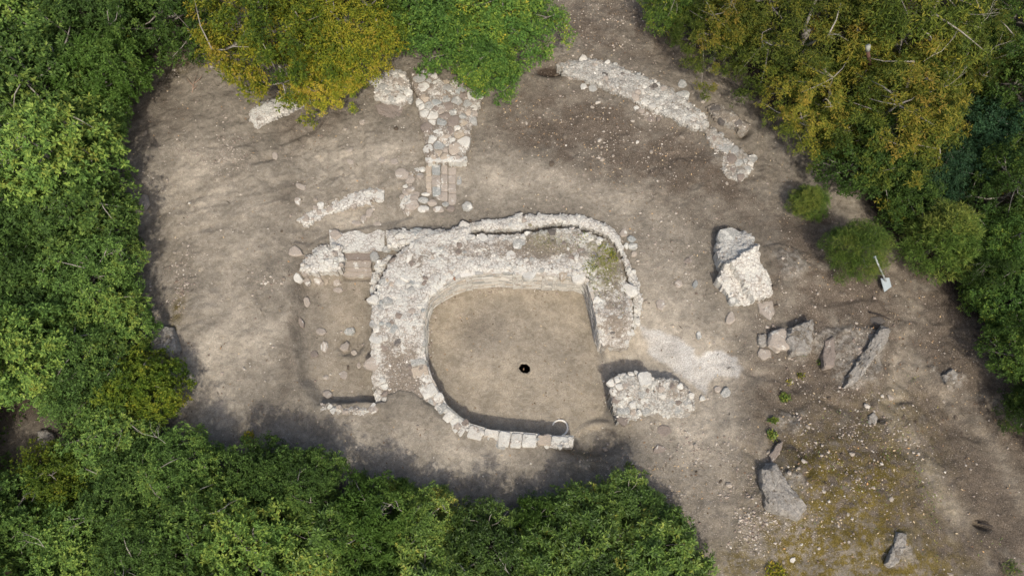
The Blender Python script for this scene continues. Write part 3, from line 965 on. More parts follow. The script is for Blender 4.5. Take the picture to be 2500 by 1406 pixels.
# ------------------------------------------------------------------ outer ring of masonry on the north and east
OUT_PTS = [(1144, 546), (1216, 534), (1277, 524), (1339, 523), (1415, 523), (1461, 537), (1507, 564), (1522, 601), (1537, 638), (1553, 655), (1567, 699), (1570, 745), (1562, 781), (1549, 802),
           (1549, 795), (1554, 770), (1550, 735), (1538, 694), (1527, 652), (1515, 612), (1489, 576), (1450, 561), (1402, 546), (1339, 547), (1308, 552), (1247, 559), (1146, 566)]
W_OUT = poly(OUT_PTS, 0.2)


def out_top(x, y):
    return 0.24 - 0.15 * sstep(at(1480, 560)[0], at(1560, 720)[0], x)


out_top.vec = True
outer = thing('outer_wall', 'lower pale masonry ring curving round the north-east outside of the horseshoe wall', 'stone wall', (*centre(W_OUT), 0))
link('core', core_mesh(W_OUT, out_top, -0.3, 0.045, 51, 0.05, 0.04, 0.06, lambda x, y: np.full(x.shape, 0.02), None, outer.location), M['core'], outer)
pave(outer, voronoi_cells(W_OUT, 0.25, 52, 0.02, margin=0.03), lambda x, y: float(out_top(np.array([x]), np.array([y]))), lambda x, y, r: pick(r, [('white', 6), ('dusty', 2), ('grey', 2), ('mossy', .5)]), 53,
     depth=0.15, lift=(-0.03, 0.015), skip=lambda x, y: 0.55)

# block at the north-west corner of the outer ring
NWB = poly([(943, 562), (985, 558), (1045, 560), (1090, 558), (1140, 545), (1143, 562), (1060, 572), (1010, 588), (985, 603), (950, 606), (943, 590)], 0.30)
nwb = thing('corner_masonry', 'white mortared corner of masonry at the north-west of the horseshoe wall', 'stone wall', (*centre(NWB), 0))
link('core', core_mesh(NWB, lambda x, y: 0.31, -0.3, 0.045, 61, 0.06, 0.05, 0.04, lambda x, y: np.full(x.shape, 0.0), None, nwb.location), M['core'], nwb)
pave(nwb, voronoi_cells(NWB, 0.27, 62, 0.02, margin=0.02), lambda x, y: 0.31, lambda x, y, r: pick(r, [('white', 5), ('grey', 2), ('blue', 1)]), 63, depth=0.15, lift=(-0.02, 0.05), skip=lambda x, y: 0.3)


# ------------------------------------------------------------------ other walls and paving
def rubble_wall(name, label, pts, zt, cell, seed, mats, zb=-0.25, dirt=0.15, coremat='core', skip=0.25, lift=(-0.025, 0.03), rough=0.05, cat='stone wall', gap=0.02, tilt=0.16, stretchx=1.0, rot=0.0, moss=0.0, ragged=0.045, jitter=.38, chips=120):
    zf = zt if callable(zt) else None
    pg = poly(pts, zt if zf is None else (lambda px, py: zf(*at(px, py, 0.15)[:2])))
    if zf is None:
        def zf(x, y, z=zt): return z
    c = centre(pg)
    w = thing(name, label, cat, (c[0], c[1], 0))
    link('core', core_mesh(pg, zf, zb, 0.045, seed, rough, 0.05, ragged, lambda x, y: np.full(x.shape, dirt) + 0.3 * fbm(x, y, 1.5, 2, seed), lambda x, y: np.full(x.shape, moss), w.location), M[coremat], w)
    rubble_chips(w, pg, zf, int(chips * (max(p[0] for p in pg) - min(p[0] for p in pg)) * (max(p[1] for p in pg) - min(p[1] for p in pg))), seed + 7, 0.022)
    if cell:
        pave(w, voronoi_cells(pg, cell, seed + 1, gap, jitter, stretchx, rot, 0.02), lambda x, y: float(zf(x, y)), lambda x, y, r: pick(r, mats), seed + 2, depth=0.15, lift=lift, skip=lambda x, y: skip, tilt=tilt)
    return w


rubble_wall('wall_footing', 'thin pale sliver of masonry hugging the west curve of the horseshoe wall', [(915, 640), (935, 628), (962, 621), (938, 650), (920, 690), (908, 722), (903, 715), (906, 680)], 0.12, 0.2, 67, [('white', 4), ('dusty', 2), ('grey', 1)], zb=-0.4, dirt=0.0, skip=0.4)
# cobbled wall running north
CW = [(1004, 175), (1040, 170), (1060, 185), (1120, 190), (1150, 215), (1172, 245), (1163, 285), (1150, 310), (1146, 340), (1138, 392), (1042, 396), (1036, 340), (1028, 290), (1018, 245), (1010, 205)]
cobbled = rubble_wall('cobbled_wall', 'straight wall top of close-fitted pale cobbles running up under the green bush', CW, 0.30, 0.33, 71,
                      [('white', 4), ('dusty', 3), ('tan', 1.6), ('grey', 3), ('blue', 1.2), ('earthy', 1.6)], dirt=0.6, skip=0.03, lift=(0.0, 0.03), gap=0.026, tilt=0.05, jitter=.28, chips=60)
# pale mortar sill along its foot
sill = poly([(1040, 386), (1138, 384), (1139, 395), (1042, 398)], 0.3)
me = core_mesh(sill, lambda x, y: 0.335, 0.0, 0.035, 75, 0.02, 0.02, 0.03, lambda x, y: np.zeros(x.shape), None, cobbled.location)
link('mortar_sill', me, M['white'], cobbled)

# narrow paved strip below it, laid in straight rows
strip = thing('paved_strip', 'narrow strip of brick-shaped stones in straight rows below the cobbled wall', 'paving', (*at(1085, 460, 0.1)[:2], 0))
cols = [(1685, 1735, [(1000, 1080), (1080, 1130), (1130, 1190), (1190, 1235)], 'tan'), (1738, 1812, [(985, 1075), (1077, 1166), (1168, 1252)], 'blue'),
        (1815, 1873, [(992, 1064), (1066, 1145), (1147, 1210), (1214, 1290)], 'dusty'), (1878, 1945, [(1010, 1072), (1075, 1145), (1147, 1225), (1228, 1322)], 'dusty'),
        (1950, 1990, [(1080, 1150), (1155, 1240), (1243, 1330)], 'grey')]  # grey of this last column stands in for the strip's shaded side
rnd = random.Random(77)
sz = strip.location
for x0, x1, rows, mt in cols:
    for y0, y1 in rows:
        g = lambda zx, zy: at(560 + zx / 3.515, 120 + zy / 3.515, 0.12)[:2]
        c = [g(x0 + rnd.uniform(-3, 3), y1), g((x0 + x1) / 2, y1 + 2), g(x1 + rnd.uniform(-3, 3), y1 + rnd.uniform(-4, 4)), g(x1 + rnd.uniform(-3, 3), y0), g((x0 + x1) / 2, y0 + 2), g(x0 + rnd.uniform(-3, 3), y0 + rnd.uniform(-4, 4))]
        me, (cx, cy) = stone_mesh('stone', c, 0, rnd, 0.25, 0.04, 0.06, 0.007)
        link('stone', me, M[mt] if rnd.random() < 0.8 else M['dusty'], strip, (cx - sz[0], cy - sz[1], (0.05 if mt != 'grey' else 0.0) + rnd.uniform(-.02, .025) + max(0, (460 - (120 + y0 / 3.515)) * 0.0012)))
for (zx, zy, w, h, mt) in [(1685, 1252, 70, 36, 'white'), (1665, 1305, 90, 60, 'grey'), (1668, 1380, 110, 70, 'white'), (1795, 1380, 100, 60, 'dusty'), (1815, 1265, 110, 70, 'dusty'), (1855, 1330, 60, 50, 'grey'), (1590, 1290, 80, 80, 'dusty'), (1520, 1330, 110, 90, 'white'),
                           (1900, 1370, 80, 60, 'earthy'), (1740, 1325, 80, 60, 'dusty'), (1640, 1100, 60, 50, 'dusty'), (1550, 1130, 90, 90, 'dusty'), (1480, 1080, 130, 100, 'dusty'), (1660, 1040, 60, 60, 'white'), (1560, 1210, 80, 60, 'dusty')]:
    p = at(560 + zx / 3.515, 120 + zy / 3.515, 0.03)
    k = 0.0125 / 3.515 * 1.05
    c = [(p[0] + w * k / 2 * math.cos(a * math.pi / 4 + .3) * rnd.uniform(.9, 1.15), p[1] + h * k / 2 * math.sin(a * math.pi / 4 + .3) * rnd.uniform(.9, 1.15)) for a in range(8)]
    me, (cx, cy) = stone_mesh('stone', c, 0, rnd, 0.2, 0.12, 0.3, 0.012)
    link('stone', me, M[mt], strip, (cx - sz[0], cy - sz[1], h1(cx, cy) + rnd.uniform(.02, .06)))

rubble_wall('broken_wall', 'patch of broken rubble masonry between the yellow tree and the cobbled wall', [(912, 200), (930, 178), (965, 165), (990, 175), (1000, 205), (1004, 240), (985, 250), (940, 245), (915, 230)], 0.22, 0.25, 81,
            [('white', 3), ('grey', 3), ('dusty', 2)], dirt=0.3, skip=0.25)
rubble_wall('mortar_slab', 'pale flat slab of mortar masonry below the yellow tree', [(605, 272), (640, 246), (690, 232), (745, 208), (768, 222), (765, 238), (720, 262), (670, 285), (625, 310), (612, 296)], 0.20, 0, 91,
            [('white', 1)], dirt=-0.1, rough=0.05, ragged=0.03, cat='masonry slab', chips=60)
rubble_wall('low_wall', 'low crumbled line of pale mortar running diagonally left of the paved strip', [(722, 535), (760, 506), (800, 490), (850, 470), (905, 458), (935, 458), (940, 470), (915, 490), (850, 507), (800, 522), (745, 552)], 0.10, 0.22, 101,
            [('white', 4), ('dusty', 4)], dirt=0.0, skip=0.35, lift=(-0.03, 0.03))
rubble_wall('rubble_patch', 'low patch of dusty rubble at the left foot of the paved strip', [(975, 408), (1030, 405), (1036, 440), (1025, 470), (1010, 520), (985, 515), (975, 490), (985, 455), (965, 435)], 0.05, 0.24, 107,
            [('dusty', 5), ('white', 1), ('tan', 1)], dirt=0.3, skip=0.25, lift=(-0.02, 0.03))
rubble_wall('wall_stub', 'small stub of white rubble wall just left of the stone stairs', [(735, 642), (748, 622), (768, 606), (792, 597), (833, 597), (837, 656), (800, 660), (760, 662), (735, 660)], 0.20, 0.25, 111,
            [('white', 6), ('dusty', 2), ('grey', 1.5)], dirt=0.05, skip=0.1, zb=-0.4, lift=(0, .08))
rubble_wall('retaining_wall', 'short single row of pale stones closing the lower end of the sandy trench', [(783, 985), (812, 988), (850, 992), (920, 990), (921, 1003), (890, 1012), (840, 1010), (785, 1005)], 0.10, 0.26, 121,
            [('white', 3), ('dusty', 4)], dirt=0.4, skip=0.05, zb=-0.5, lift=(0, .05))
arc = rubble_wall('arc_wall', 'long arched lichen-grey wall top crossing the brown slope at upper right', [(1362, 160), (1385, 146), (1440, 141), (1480, 148), (1520, 161), (1560, 178), (1600, 195), (1640, 214), (1680, 244), (1715, 274), (1733, 298), (1722, 316), (1690, 311), (1650, 291), (1600, 271), (1550, 244), (1500, 223), (1450, 201), (1400, 186), (1372, 174)],
                  lambda x, y: 0.30 + 0.06 * float(fbm(x, y, 0.6, 2, 5)), 0.24, 131, [('white', 3), ('grey', 5), ('dusty', 2), ('dark', .6)], dirt=0.2, coremat='lichen_core', skip=0.6, lift=(-0.035, 0.025), zb=-0.2, chips=90)
rubble_wall('tumbled_wall', 'rough stone tumble where the arched wall breaks up above the path', [(1712, 306), (1745, 312), (1775, 335), (1800, 355), (1838, 385), (1840, 410), (1815, 440), (1780, 435), (1755, 400), (1735, 350)], lambda x, y, z0=on_ground(1790, 385)[2]: 0.12 + z0 + 0.10 * float(fbm(x, y, 1.2, 2, 9)), 0.3, 141,
            [('earthy', 3), ('grey', 4), ('white', 2)], dirt=0.3, coremat='lichen_core', skip=0.35, lift=(-0.04, 0.05), rough=0.08)
rubble_wall('rock_ridge', 'dark jagged ridge of stones beside the olive tree above the arched wall', [(1728, 258), (1750, 250), (1785, 270), (1815, 290), (1835, 300), (1825, 316), (1800, 310), (1770, 298), (1742, 282)], lambda x, y, z0=on_ground(1780, 285)[2]: 0.2 + z0, 0.25, 146,
            [('dark', 4), ('earthy', 3), ('grey', 1)], dirt=0.7, coremat='lichen_core', skip=0.3, rough=0.1, cat='rock ridge')
rubble_wall('row_of_stones', 'short row of dusty stones lying below the middle of the arched wall', [(1542, 256), (1570, 248), (1600, 262), (1622, 280), (1616, 300), (1585, 296), (1555, 278)], lambda x, y, z0=on_ground(1585, 275)[2]: 0.05 + z0, 0.3, 151,
            [('earthy', 4), ('grey', 2), ('dusty', 2)], dirt=0.8, skip=0.15, lift=(-0.02, 0.05), gap=0.04)

# south-east masonry block
SEB = [(1487, 926), (1520, 912), (1560, 906), (1590, 908), (1594, 921), (1640, 922), (1670, 935), (1695, 965), (1698, 995), (1682, 1014), (1640, 1022), (1600, 1012), (1560, 1022), (1510, 1032), (1500, 1000), (1492, 960)]


def seb_top(x, y):
    a = at(1590, 1030, 0)[1]; b = at(1590, 940, 0.25)[1]
    return 0.03 + 0.24 * float(sstep(a, b, y))


seb = rubble_wall('masonry_block', 'rounded grey-white masonry block standing at the lower right corner of the sunken floor', SEB, seb_top, 0.25, 161, [('white', 4), ('grey', 3), ('dusty', 1), ('earthy', 1.5)], zb=-0.85, dirt=0.22, coremat='lichen_core', skip=0.3, lift=(-0.025, 0.035))
c = poly([(1553, 912), (1588, 905), (1593, 938), (1562, 946)], 0.3)[::-1]
c = [c[0], ((c[0][0] + c[1][0]) / 2, (c[0][1] + c[1][1]) / 2), c[1], c[2], c[3]]
me, (cx, cy) = stone_mesh('stone', c, 0, random.Random(5), 0.25, 0.05, 0.1, 0.01)
o = link('stone', me, M['white'], seb, (cx - seb.location[0], cy - seb.location[1], 0.38))
o['label'] = 'large pale squared stone on the edge'

# stone stairs in the west
stairs = thing('stone_stairs', 'flight of worn stone steps leading down into the sandy trench', 'stairs', (*at(875, 620, 0)[:2], -0.3))
so = stairs.location
rnd = random.Random(91)
for k, (y0, y1, z, x0, x1) in enumerate([(566, 614, 0.08, 806, 936), (613, 634, -0.02, 841, 906), (633, 652, -0.11, 840, 906), (651, 662, -0.19, 838, 908), (661, 674, -0.25, 836, 910)]):
    top = [(x0 + (x1 - x0) * i / 9 + rnd.uniform(-3, 3), y0 + rnd.uniform(-7, 7) * (k == 0)) for i in range(10)]
    bot = [(x0 + (x1 - x0) * i / 9 + rnd.uniform(-3, 3), y1 + rnd.uniform(-1.5, 1.5)) for i in range(10)]
    V = []
    for row, zz in ((top, z), (bot, z), (bot, z - 0.35), (top, z - 0.35)):
        for x, y in row:
            p = at(x, y, z); V.append((p[0] - so[0], p[1] - so[1], zz + rnd.uniform(-.008, .008) - so[2]))
    Fc = []
    for r in range(4):
        for i in range(9):
            a = r * 10 + i; b = ((r + 1) % 4) * 10 + i
            Fc.append((a, b, b + 1, a + 1))
    Fc += [(0, 30, 20, 10), (9, 19, 29, 39)]
    me = mesh_py('step', V, Fc)
    bm = bmesh.new(); bm.from_mesh(me); bmesh.ops.recalc_face_normals(bm, faces=bm.faces); bm.to_mesh(me); bm.free()
    link('step', me, M['core'] if k == 0 else M['dusty'] if k != 1 else M['earthy'], stairs)

# fallen block of masonry in the east
FB = [(1750, 590), (1775, 572), (1815, 562), (1838, 575), (1850, 600), (1856, 640), (1876, 662), (1888, 690), (1886, 716), (1850, 728), (1822, 746), (1795, 738), (1772, 705), (1757, 680), (1765, 645), (1752, 620)]
ra = at(1775, 640, 0.85); rb = at(1849, 598, 0.85)


def fb_top(x, y):
    dx, dy = rb[0] - ra[0], rb[1] - ra[1]; L = math.hypot(dx, dy)
    s = ((x - ra[0]) * -dy + (y - ra[1]) * dx) / L      # positive on the north side
    along = ((x - ra[0]) * dx + (y - ra[1]) * dy) / L
    g = 0.12
    if s > 0:
        return g + 0.72 - 0.42 * s - (0.04 if s < 0.08 else 0.09)
    z = g + 0.76 + 0.34 * s
    if along < 0.12 and s < -0.05:
        z -= 0.22
    return max(z, g + 0.10)


fb = rubble_wall('fallen_masonry', 'big fallen chunk of pale masonry lying alone on the slope, right of the horseshoe wall', FB, fb_top, 0, 171, [('white', 3), ('grey', 2)], zb=-0.2, dirt=0.0, coremat='core', rough=0.07, ragged=0.05, cat='masonry block', chips=40)
pg = poly([(1758, 655), (1782, 650), (1800, 700), (1830, 735), (1800, 738), (1772, 705)], 0.45)
pave(fb, voronoi_cells(pg, 0.32, 175, 0.02), lambda x, y: fb_top(x, y), lambda x, y, r: pick(r, [('grey', 3), ('white', 2), ('dusty', 1)]), 176, depth=0.2, lift=(-0.06, 0.02))
pg = poly([(1755, 590), (1815, 566), (1843, 590), (1778, 628)], 0.7)
pave(fb, voronoi_cells(pg, 0.5, 178, 0.012), lambda x, y: fb_top(x, y), lambda x, y, r: pick(r, [('grey', 3), ('white', 2), ('earthy', 1)]), 179, depth=0.2, lift=(-0.10, -0.03))


# ------------------------------------------------------------------ loose stones and rocks
def rock(name, label, pts, hgt, mat, seed, cat='stone', group=None, slope=(0, 0), sink=0.12, flat=0.7, rough=0.05):
    """boulder with the given outline, own height and a facetted, uneven body"""
    rnd = random.Random(seed)
    cpx = sum(p[0] for p in pts) / len(pts); cpy = sum(p[1] for p in pts) / len(pts)
    base = on_ground(cpx, cpy)
    pg = poly(pts, base[2] + hgt * 0.5)
    c = centre(pg)
    # resample the outline
    per = sum(math.dist(pg[k], pg[(k + 1) % len(pg)]) for k in range(len(pg)))
    n = max(12, min(44, int(per / 0.06)))
    q = []
    for i in range(n):
        s = per * i / n
        for k in range(len(pg)):
            L = math.dist(pg[k], pg[(k + 1) % len(pg)])
            if s <= L:
                t = s / L
                q.append((pg[k][0] + (pg[(k + 1) % len(pg)][0] - pg[k][0]) * t - c[0], pg[k][1] + (pg[(k + 1) % len(pg)][1] - pg[k][1]) * t - c[1])); break
            s -= L
    r = sum(math.hypot(*p) for p in q) / len(q); n = len(q)
    rough = min(rough, 0.12 * r)
    V = []
    rings = ((1.06, -1), (1.04, 0.22), (0.99, 0.62), (0.92, 0.86), (0.8, 0.96), (0.64, 1.0), (0.48, 1.01), (0.32, 1.0), (0.16, 1.0))
    ang = rnd.uniform(0, 3.14); ux, uy = math.cos(ang), math.sin(ang)
    amp = min(0.5 * hgt + 0.02, 0.16 * r) * (rough / 0.05 if rough < 0.05 else 1.0)
    for s, f in rings:
        P = np.array(q) * s
        th = np.arctan2(P[:, 1], P[:, 0])
        P = P * (1 + 0.22 * fbm(np.cos(th) * 1.3 + seed, np.sin(th) * 1.3 + 0.4 * f, 1.0, 3, seed + 6) * (1.0 if s > .8 else .4))[:, None]
        wx, wy = P[:, 0] + c[0], P[:, 1] + c[1]
        al = P[:, 0] * ux + P[:, 1] * uy; ac = -P[:, 0] * uy + P[:, 1] * ux
        strata = np.abs(fbm(al * 0.7 / max(r, .2), ac * 3.2 / max(r, .2) + seed, 1.0, 3, seed)) * -1.6 + 0.35
        lump = fbm(wx, wy, 1.2 / max(r, .15), 3, seed + 4)
        for k, (x, y) in enumerate(P):
            z = -sink if f < 0 else hgt * f + (x * slope[0] + y * slope[1]) * max(0, f) + (strata[k] * 0.8 + lump[k] * 0.5) * amp * min(1, max(0, f))
            jx = 0.0 if f < 0 else rough * (0.5 if s > .7 else .3)
            V.append((x + rnd.uniform(-jx, jx), y + rnd.uniform(-jx, jx), z + rnd.uniform(-jx, jx) * .35))
    V.append((0, 0, hgt * 1.0))
    Fc = []
    nr = len(rings)
    for L in range(nr - 1):
        for k in range(n):
            a = L * n + k; b = L * n + (k + 1) % n
            Fc.append((a, b, b + n, a + n))
    for k in range(n):
        Fc.append(((nr - 1) * n + k, (nr - 1) * n + (k + 1) % n, nr * n))
    me = mesh_py(name, V, Fc, True)
    bm = bmesh.new(); bm.from_mesh(me); bmesh.ops.recalc_face_normals(bm, faces=bm.faces); bm.to_mesh(me); bm.free()
    me.set_sharp_from_angle(angle=math.radians(22))
    o = link(name, me, M[mat], None, (c[0], c[1], base[2]))
    return tag(o, label, cat, group)


def pebble(px, py, w, h, hgt, mat, seed, label, rot=0.0, name='loose_stone', group=None, corners=6):
    rnd = random.Random(seed)
    pts = []
    for k in range(corners):
        a = 2 * math.pi * k / corners + 0.25
        u = w / 2 * math.cos(a) * rnd.uniform(.8, 1.2); v = h / 2 * math.sin(a) * rnd.uniform(.8, 1.2)
        pts.append((px + u * math.cos(rot) - v * math.sin(rot), py + u * math.sin(rot) + v * math.cos(rot)))
    return rock(name, label, pts, hgt * 0.55, ('dusty' if mat == 'white' and seed % 3 else mat), seed, 'stone', group, (rnd.uniform(-.15, .15), rnd.uniform(-.15, .15)), 0.08, 0.75, 0.012)


T = 'stones in the sandy trench'
for i, (px, py, w, h, hg, mt, lab, rot) in enumerate([
    (749, 736, 17, 27, .10, 'dusty', 'upright-lying oval stone near the upper left of the sandy trench', 0),
    (735, 788, 15, 24, .09, 'earthy', 'small oval stone at the left rim of the sandy trench', -.3),
    (784, 809, 24, 20, .09, 'dusty', 'rounded stone left of the dark slab in the trench', 0),
    (792, 845, 20, 25, .09, 'dusty', 'rounded stone left of the squared block in the trench', 0),
    (768, 864, 24, 20, .08, 'earthy', 'flat round stone, lowest of the left-hand trench stones', 0),
    (853, 809, 32, 17, .12, 'grey', 'grey oblong slab lying in the hollow of the trench', -.15),
    (841, 846, 28, 22, .16, 'dusty', 'squared pale block tilted in the middle of the trench', -.6),
    (864, 861, 17, 15, .10, 'dusty', 'small stone right beside the squared trench block', .2),
    (839, 915, 23, 22, .04, 'dusty', 'flat square stone sunk level in the lower trench', 0),
    (800, 963, 26, 20, .12, 'dusty', 'pointed stone just above the retaining row of the trench', .4),
    (876, 892, 11, 16, .05, 'dusty', 'small upright stone near the right side of the trench', 0),
    (825, 708, 22, 15, .08, 'white', 'pale stone at the foot of the stone stairs', 0),
    (727, 679, 22, 25, .15, 'white', 'bright white stone at the left foot of the wall stub', 0),
    (749, 687, 18, 20, .12, 'dusty', 'stone tucked right of the bright white one below the wall stub', 0),
    (744, 665, 20, 20, .16, 'white', 'white stone under the left corner of the wall stub', 0),
    (775, 684, 26, 20, .08, 'dusty', 'dusty stone in the row below the wall stub', 0),
    (797, 688, 12, 15, .08, 'tan', 'small tan stone in the row below the wall stub', 0),
    (822, 690, 20, 18, .08, 'dusty', 'stone at the right end of the row below the wall stub', 0),
    (785, 690, 12, 12, .06, 'dusty', 'tiny stone in the middle of the row below the wall stub', 0)]):
    pebble(px, py, w, h, hg, mt, 300 + i, lab, rot, group=T)
for i, (px, py, w, h, hg, mt, lab, rot) in enumerate([
    (818, 573, 34, 27, .22, 'dusty', 'large rounded pale stone at the head of the stone stairs', 0),
    (720, 614, 38, 28, .12, 'dusty', 'dusty boulder left of the wall stub', .2),
    (945, 608, 24, 16, .16, 'grey', 'grey rounded cobble at the left foot of the white corner masonry', 0),
    (973, 606, 28, 18, .18, 'grey', 'larger grey cobble at the foot of the white corner masonry', 0),
    (915, 626, 22, 26, .16, 'grey', 'upright grey stone between the stairs and the horseshoe wall', 0),
    (1018, 565, 30, 20, .30, 'blue', 'blue-grey stone wedged on top of the corner masonry', 0),
    (902, 520, 16, 30, .10, 'dusty', 'narrow upright slab above the stairs landing', .2),
    (888, 532, 16, 22, .08, 'dusty', 'leaning slab left of the narrow upright slab above the stairs', .3),
    (870, 545, 22, 16, .08, 'dusty', 'small flat stone above the stairs landing', 0),
    (922, 548, 20, 16, .06, 'dusty', 'flat stone right of the upright slabs above the stairs', 0),
    (1141, 504, 26, 22, .18, 'grey', 'dark-shadowed round stone right of the paved strip', 0),
    (1005, 500, 34, 30, .16, 'dusty', 'pale boulder left of the lower paved strip', 0),
    (1541, 583, 22, 17, .14, 'blue', 'blue-grey cobble, uppermost of the cluster by the outer ring', 0),
    (1546, 602, 26, 18, .13, 'grey', 'grey cobble in the middle of the cluster by the outer ring', 0),
    (1529, 600, 15, 15, .10, 'grey', 'small cobble on the left of the cluster by the outer ring', 0),
    (1548, 621, 18, 15, .10, 'dusty', 'lowest cobble of the cluster by the outer ring', 0),
    (1522, 568, 20, 24, .06, 'dusty', 'flat stone just above the cobble cluster by the outer ring', .5),
    (1613, 741, 27, 27, .05, 'dusty', 'flat round stone alone on the pale ground right of the outer ring', 0),
    (1655, 693, 22, 20, .05, 'dusty', 'flat dusty stone left of the bluish one on the pale ground', 0),
    (1697, 694, 16, 20, .10, 'blue', 'small bluish stone on the pale ground left of the fallen masonry', .4),
    (1680, 637, 20, 16, .06, 'earthy', 'small brownish stone upper left of the fallen masonry', -.4),
    (1784, 776, 22, 32, .08, 'white', 'pale oblong stone below the fallen masonry', .2),
    (1706, 819, 13, 22, .10, 'grey', 'narrow grey stone above the white mortar floor', 0),
    (1768, 1042, 0, 0, 0, None, '', 0)]):
    if mt:
        pebble(px, py, w, h, hg, mt, 340 + i, lab, rot)
for i, (px, py, w, h, hg, mt, lab, rot) in enumerate([
    (672, 381, 16, 18, .14, 'white', 'bright white stone in the dark crevice on the left slope', 0),
    (884, 298, 14, 12, .06, 'white', 'small pale stone left of the cobbled wall', 0),
    (733, 455, 26, 14, .06, 'dusty', 'little slab at the upper end of the low crumbled wall', .4),
    (727, 490, 18, 16, .06, 'white', 'white stone above the left end of the low crumbled wall', 0),
    (855, 395, 18, 14, .05, 'dusty', 'small square stone on the pale ground left of the paved strip', .4),
    (932, 390, 16, 16, .05, 'dusty', 'small stone nearest the cobbled wall on the pale ground', 0),
    (962, 395, 22, 18, .06, 'dusty', 'stone just left of the foot of the cobbled wall', 0),
    (350, 493, 26, 34, .25, 'dusty', 'pale boulder in the tree shade at the left edge of the clearing', 0),
    (1665, 205, 22, 24, .10, 'grey', 'flat grey stone above the arched wall', 0),
    (1733, 169, 14, 14, .08, 'white', 'bright little stone by the forest edge at upper right', 0),
    (1718, 245, 16, 14, .08, 'white', 'white stone right of the arched wall', 0),
    (1425, 212, 18, 16, .08, 'white', 'pale stone, left of the pair under the arched wall', 0),
    (1447, 215, 26, 16, .08, 'grey', 'grey stone, right of the pair under the arched wall', 0),
    (1370, 162, 26, 20, .2, 'white', 'white stone at the left tip of the arched wall', 0),
    (1392, 186, 26, 16, .06, 'dusty', 'dusty stone beside the dark pit at the arched wall', .4),
    (1752, 950, 20, 18, .10, 'white', 'white stone right of the masonry block', 0),
    (1773, 958, 26, 26, .09, 'grey', 'grey stone beside the white one right of the masonry block', .6),
    (1714, 972, 16, 16, .08, 'white', 'small pale stone touching the right side of the masonry block', 0),
    (1620, 1050, 44, 26, .06, 'earthy', 'flat brown stone below the masonry block', .1),
    (1612, 1098, 40, 24, .06, 'earthy', 'buried slab below the masonry block near the tree shade', .1),
    (1957, 1328, 9, 8, .04, 'white', 'bright white pebble on the mossy patch, left one', 0),
    (2000, 1338, 8, 8, .04, 'white', 'bright white pebble on the mossy patch, middle one', 0),
    (2072, 1322, 9, 8, .04, 'white', 'bright white pebble on the mossy patch, right one', 0),
    (1935, 1366, 14, 14, .06, 'white', 'pale stone at the lower left of the mossy patch', 0)]):
    pebble(px, py, w, h, hg, mt, 400 + i, lab, rot)

rock('outcrop', 'tall sharp-edged grey rock on the slope right of the white mortar floor', [(1925, 800), (1960, 785), (1980, 780), (1985, 800), (1980, 850), (1970, 862), (1935, 862), (1920, 830)], 0.24, 'bedrock', 501, 'rock', slope=(0.15, 0.05))
rock('outcrop', 'broad low rock left of the tall sharp-edged one', [(1880, 810), (1915, 800), (1932, 825), (1930, 850), (1895, 855), (1877, 840)], 0.1, 'dusty', 502, 'rock')
rock('outcrop', 'small angular rock at the left end of the outcrop group', [(1850, 815), (1868, 815), (1880, 840), (1862, 848), (1850, 838)], 0.1, 'bedrock', 503, 'rock')
rock('outcrop', 'pale low rock under the small angular one', [(1855, 850), (1880, 852), (1884, 872), (1862, 878), (1850, 866)], 0.06, 'dusty', 504, 'rock')
rock('outcrop', 'flat pale rock just below the fallen masonry', [(1850, 735), (1885, 735), (1890, 765), (1880, 780), (1855, 760)], 0.05, 'dusty', 505, 'rock')
rock('striped_outcrop', 'long ribbed rock running diagonally in the brown slope at right', [(2150, 800), (2170, 805), (2160, 840), (2130, 880), (2095, 925), (2075, 930), (2080, 905), (2110, 860), (2130, 825)], 0.16, 'bedrock', 507, 'rock', rough=0.09, slope=(0.1, 0))
rock('outcrop', 'rounded brown rock left of the ribbed one', [(2015, 830), (2035, 820), (2040, 860), (2035, 895), (2012, 900), (2008, 865)], 0.08, 'earthy', 508, 'rock')
rock('slab_outcrop', 'large grey slab of bedrock beside the mossy patch', [(1857, 1142), (1893, 1130), (1912, 1160), (1935, 1195), (1968, 1242), (1945, 1266), (1905, 1252), (1873, 1238), (1862, 1190)], 0.2, 'bedrock', 509, 'rock', slope=(0.10, 0.0), flat=0.9, rough=0.06)
rock('outcrop', 'small rock above the large grey slab', [(1878, 1110), (1900, 1082), (1912, 1075), (1910, 1092), (1895, 1118), (1885, 1130)], 0.07, 'earthy', 510, 'rock')
rock('outcrop', 'upright grey stone in the grass of the lower right slope', [(2118, 1015), (2135, 1003), (2143, 1020), (2136, 1048), (2120, 1046)], 0.1, 'bedrock', 511, 'rock')
rock('lichened_outcrop', 'pale lichened rock strip crossing the mossy patch at the bottom', [(2190, 1300), (2213, 1302), (2212, 1325), (2195, 1370), (2178, 1385), (2165, 1375), (2178, 1340)], 0.09, 'bedrock', 512, 'rock', rough=0.07)
rock('outcrop', 'small pale rocks by the right-hand path under the trees', [(2302, 915), (2325, 900), (2338, 912), (2332, 935), (2312, 938)], 0.08, 'bedrock', 513, 'rock')
rock('shaded_boulder', 'big dark boulder half under the trees at the left edge', [(350, 815), (385, 795), (425, 800), (435, 850), (420, 880), (380, 865)], 0.3, 'bedrock', 514, 'boulder', slope=(0.1, -.1))
rock('outcrop', 'bare rock in the gap of the trees at the left edge', [(95, 1055), (118, 1045), (138, 1065), (130, 1095), (98, 1098)], 0.2, 'bedrock', 515, 'rock')
rock('dirt_crust', 'low earth crust left of the cobbled wall foot', [(915, 255), (950, 248), (985, 265), (980, 290), (955, 292), (925, 275)], 0.06, 'earthy', 516, 'rock')
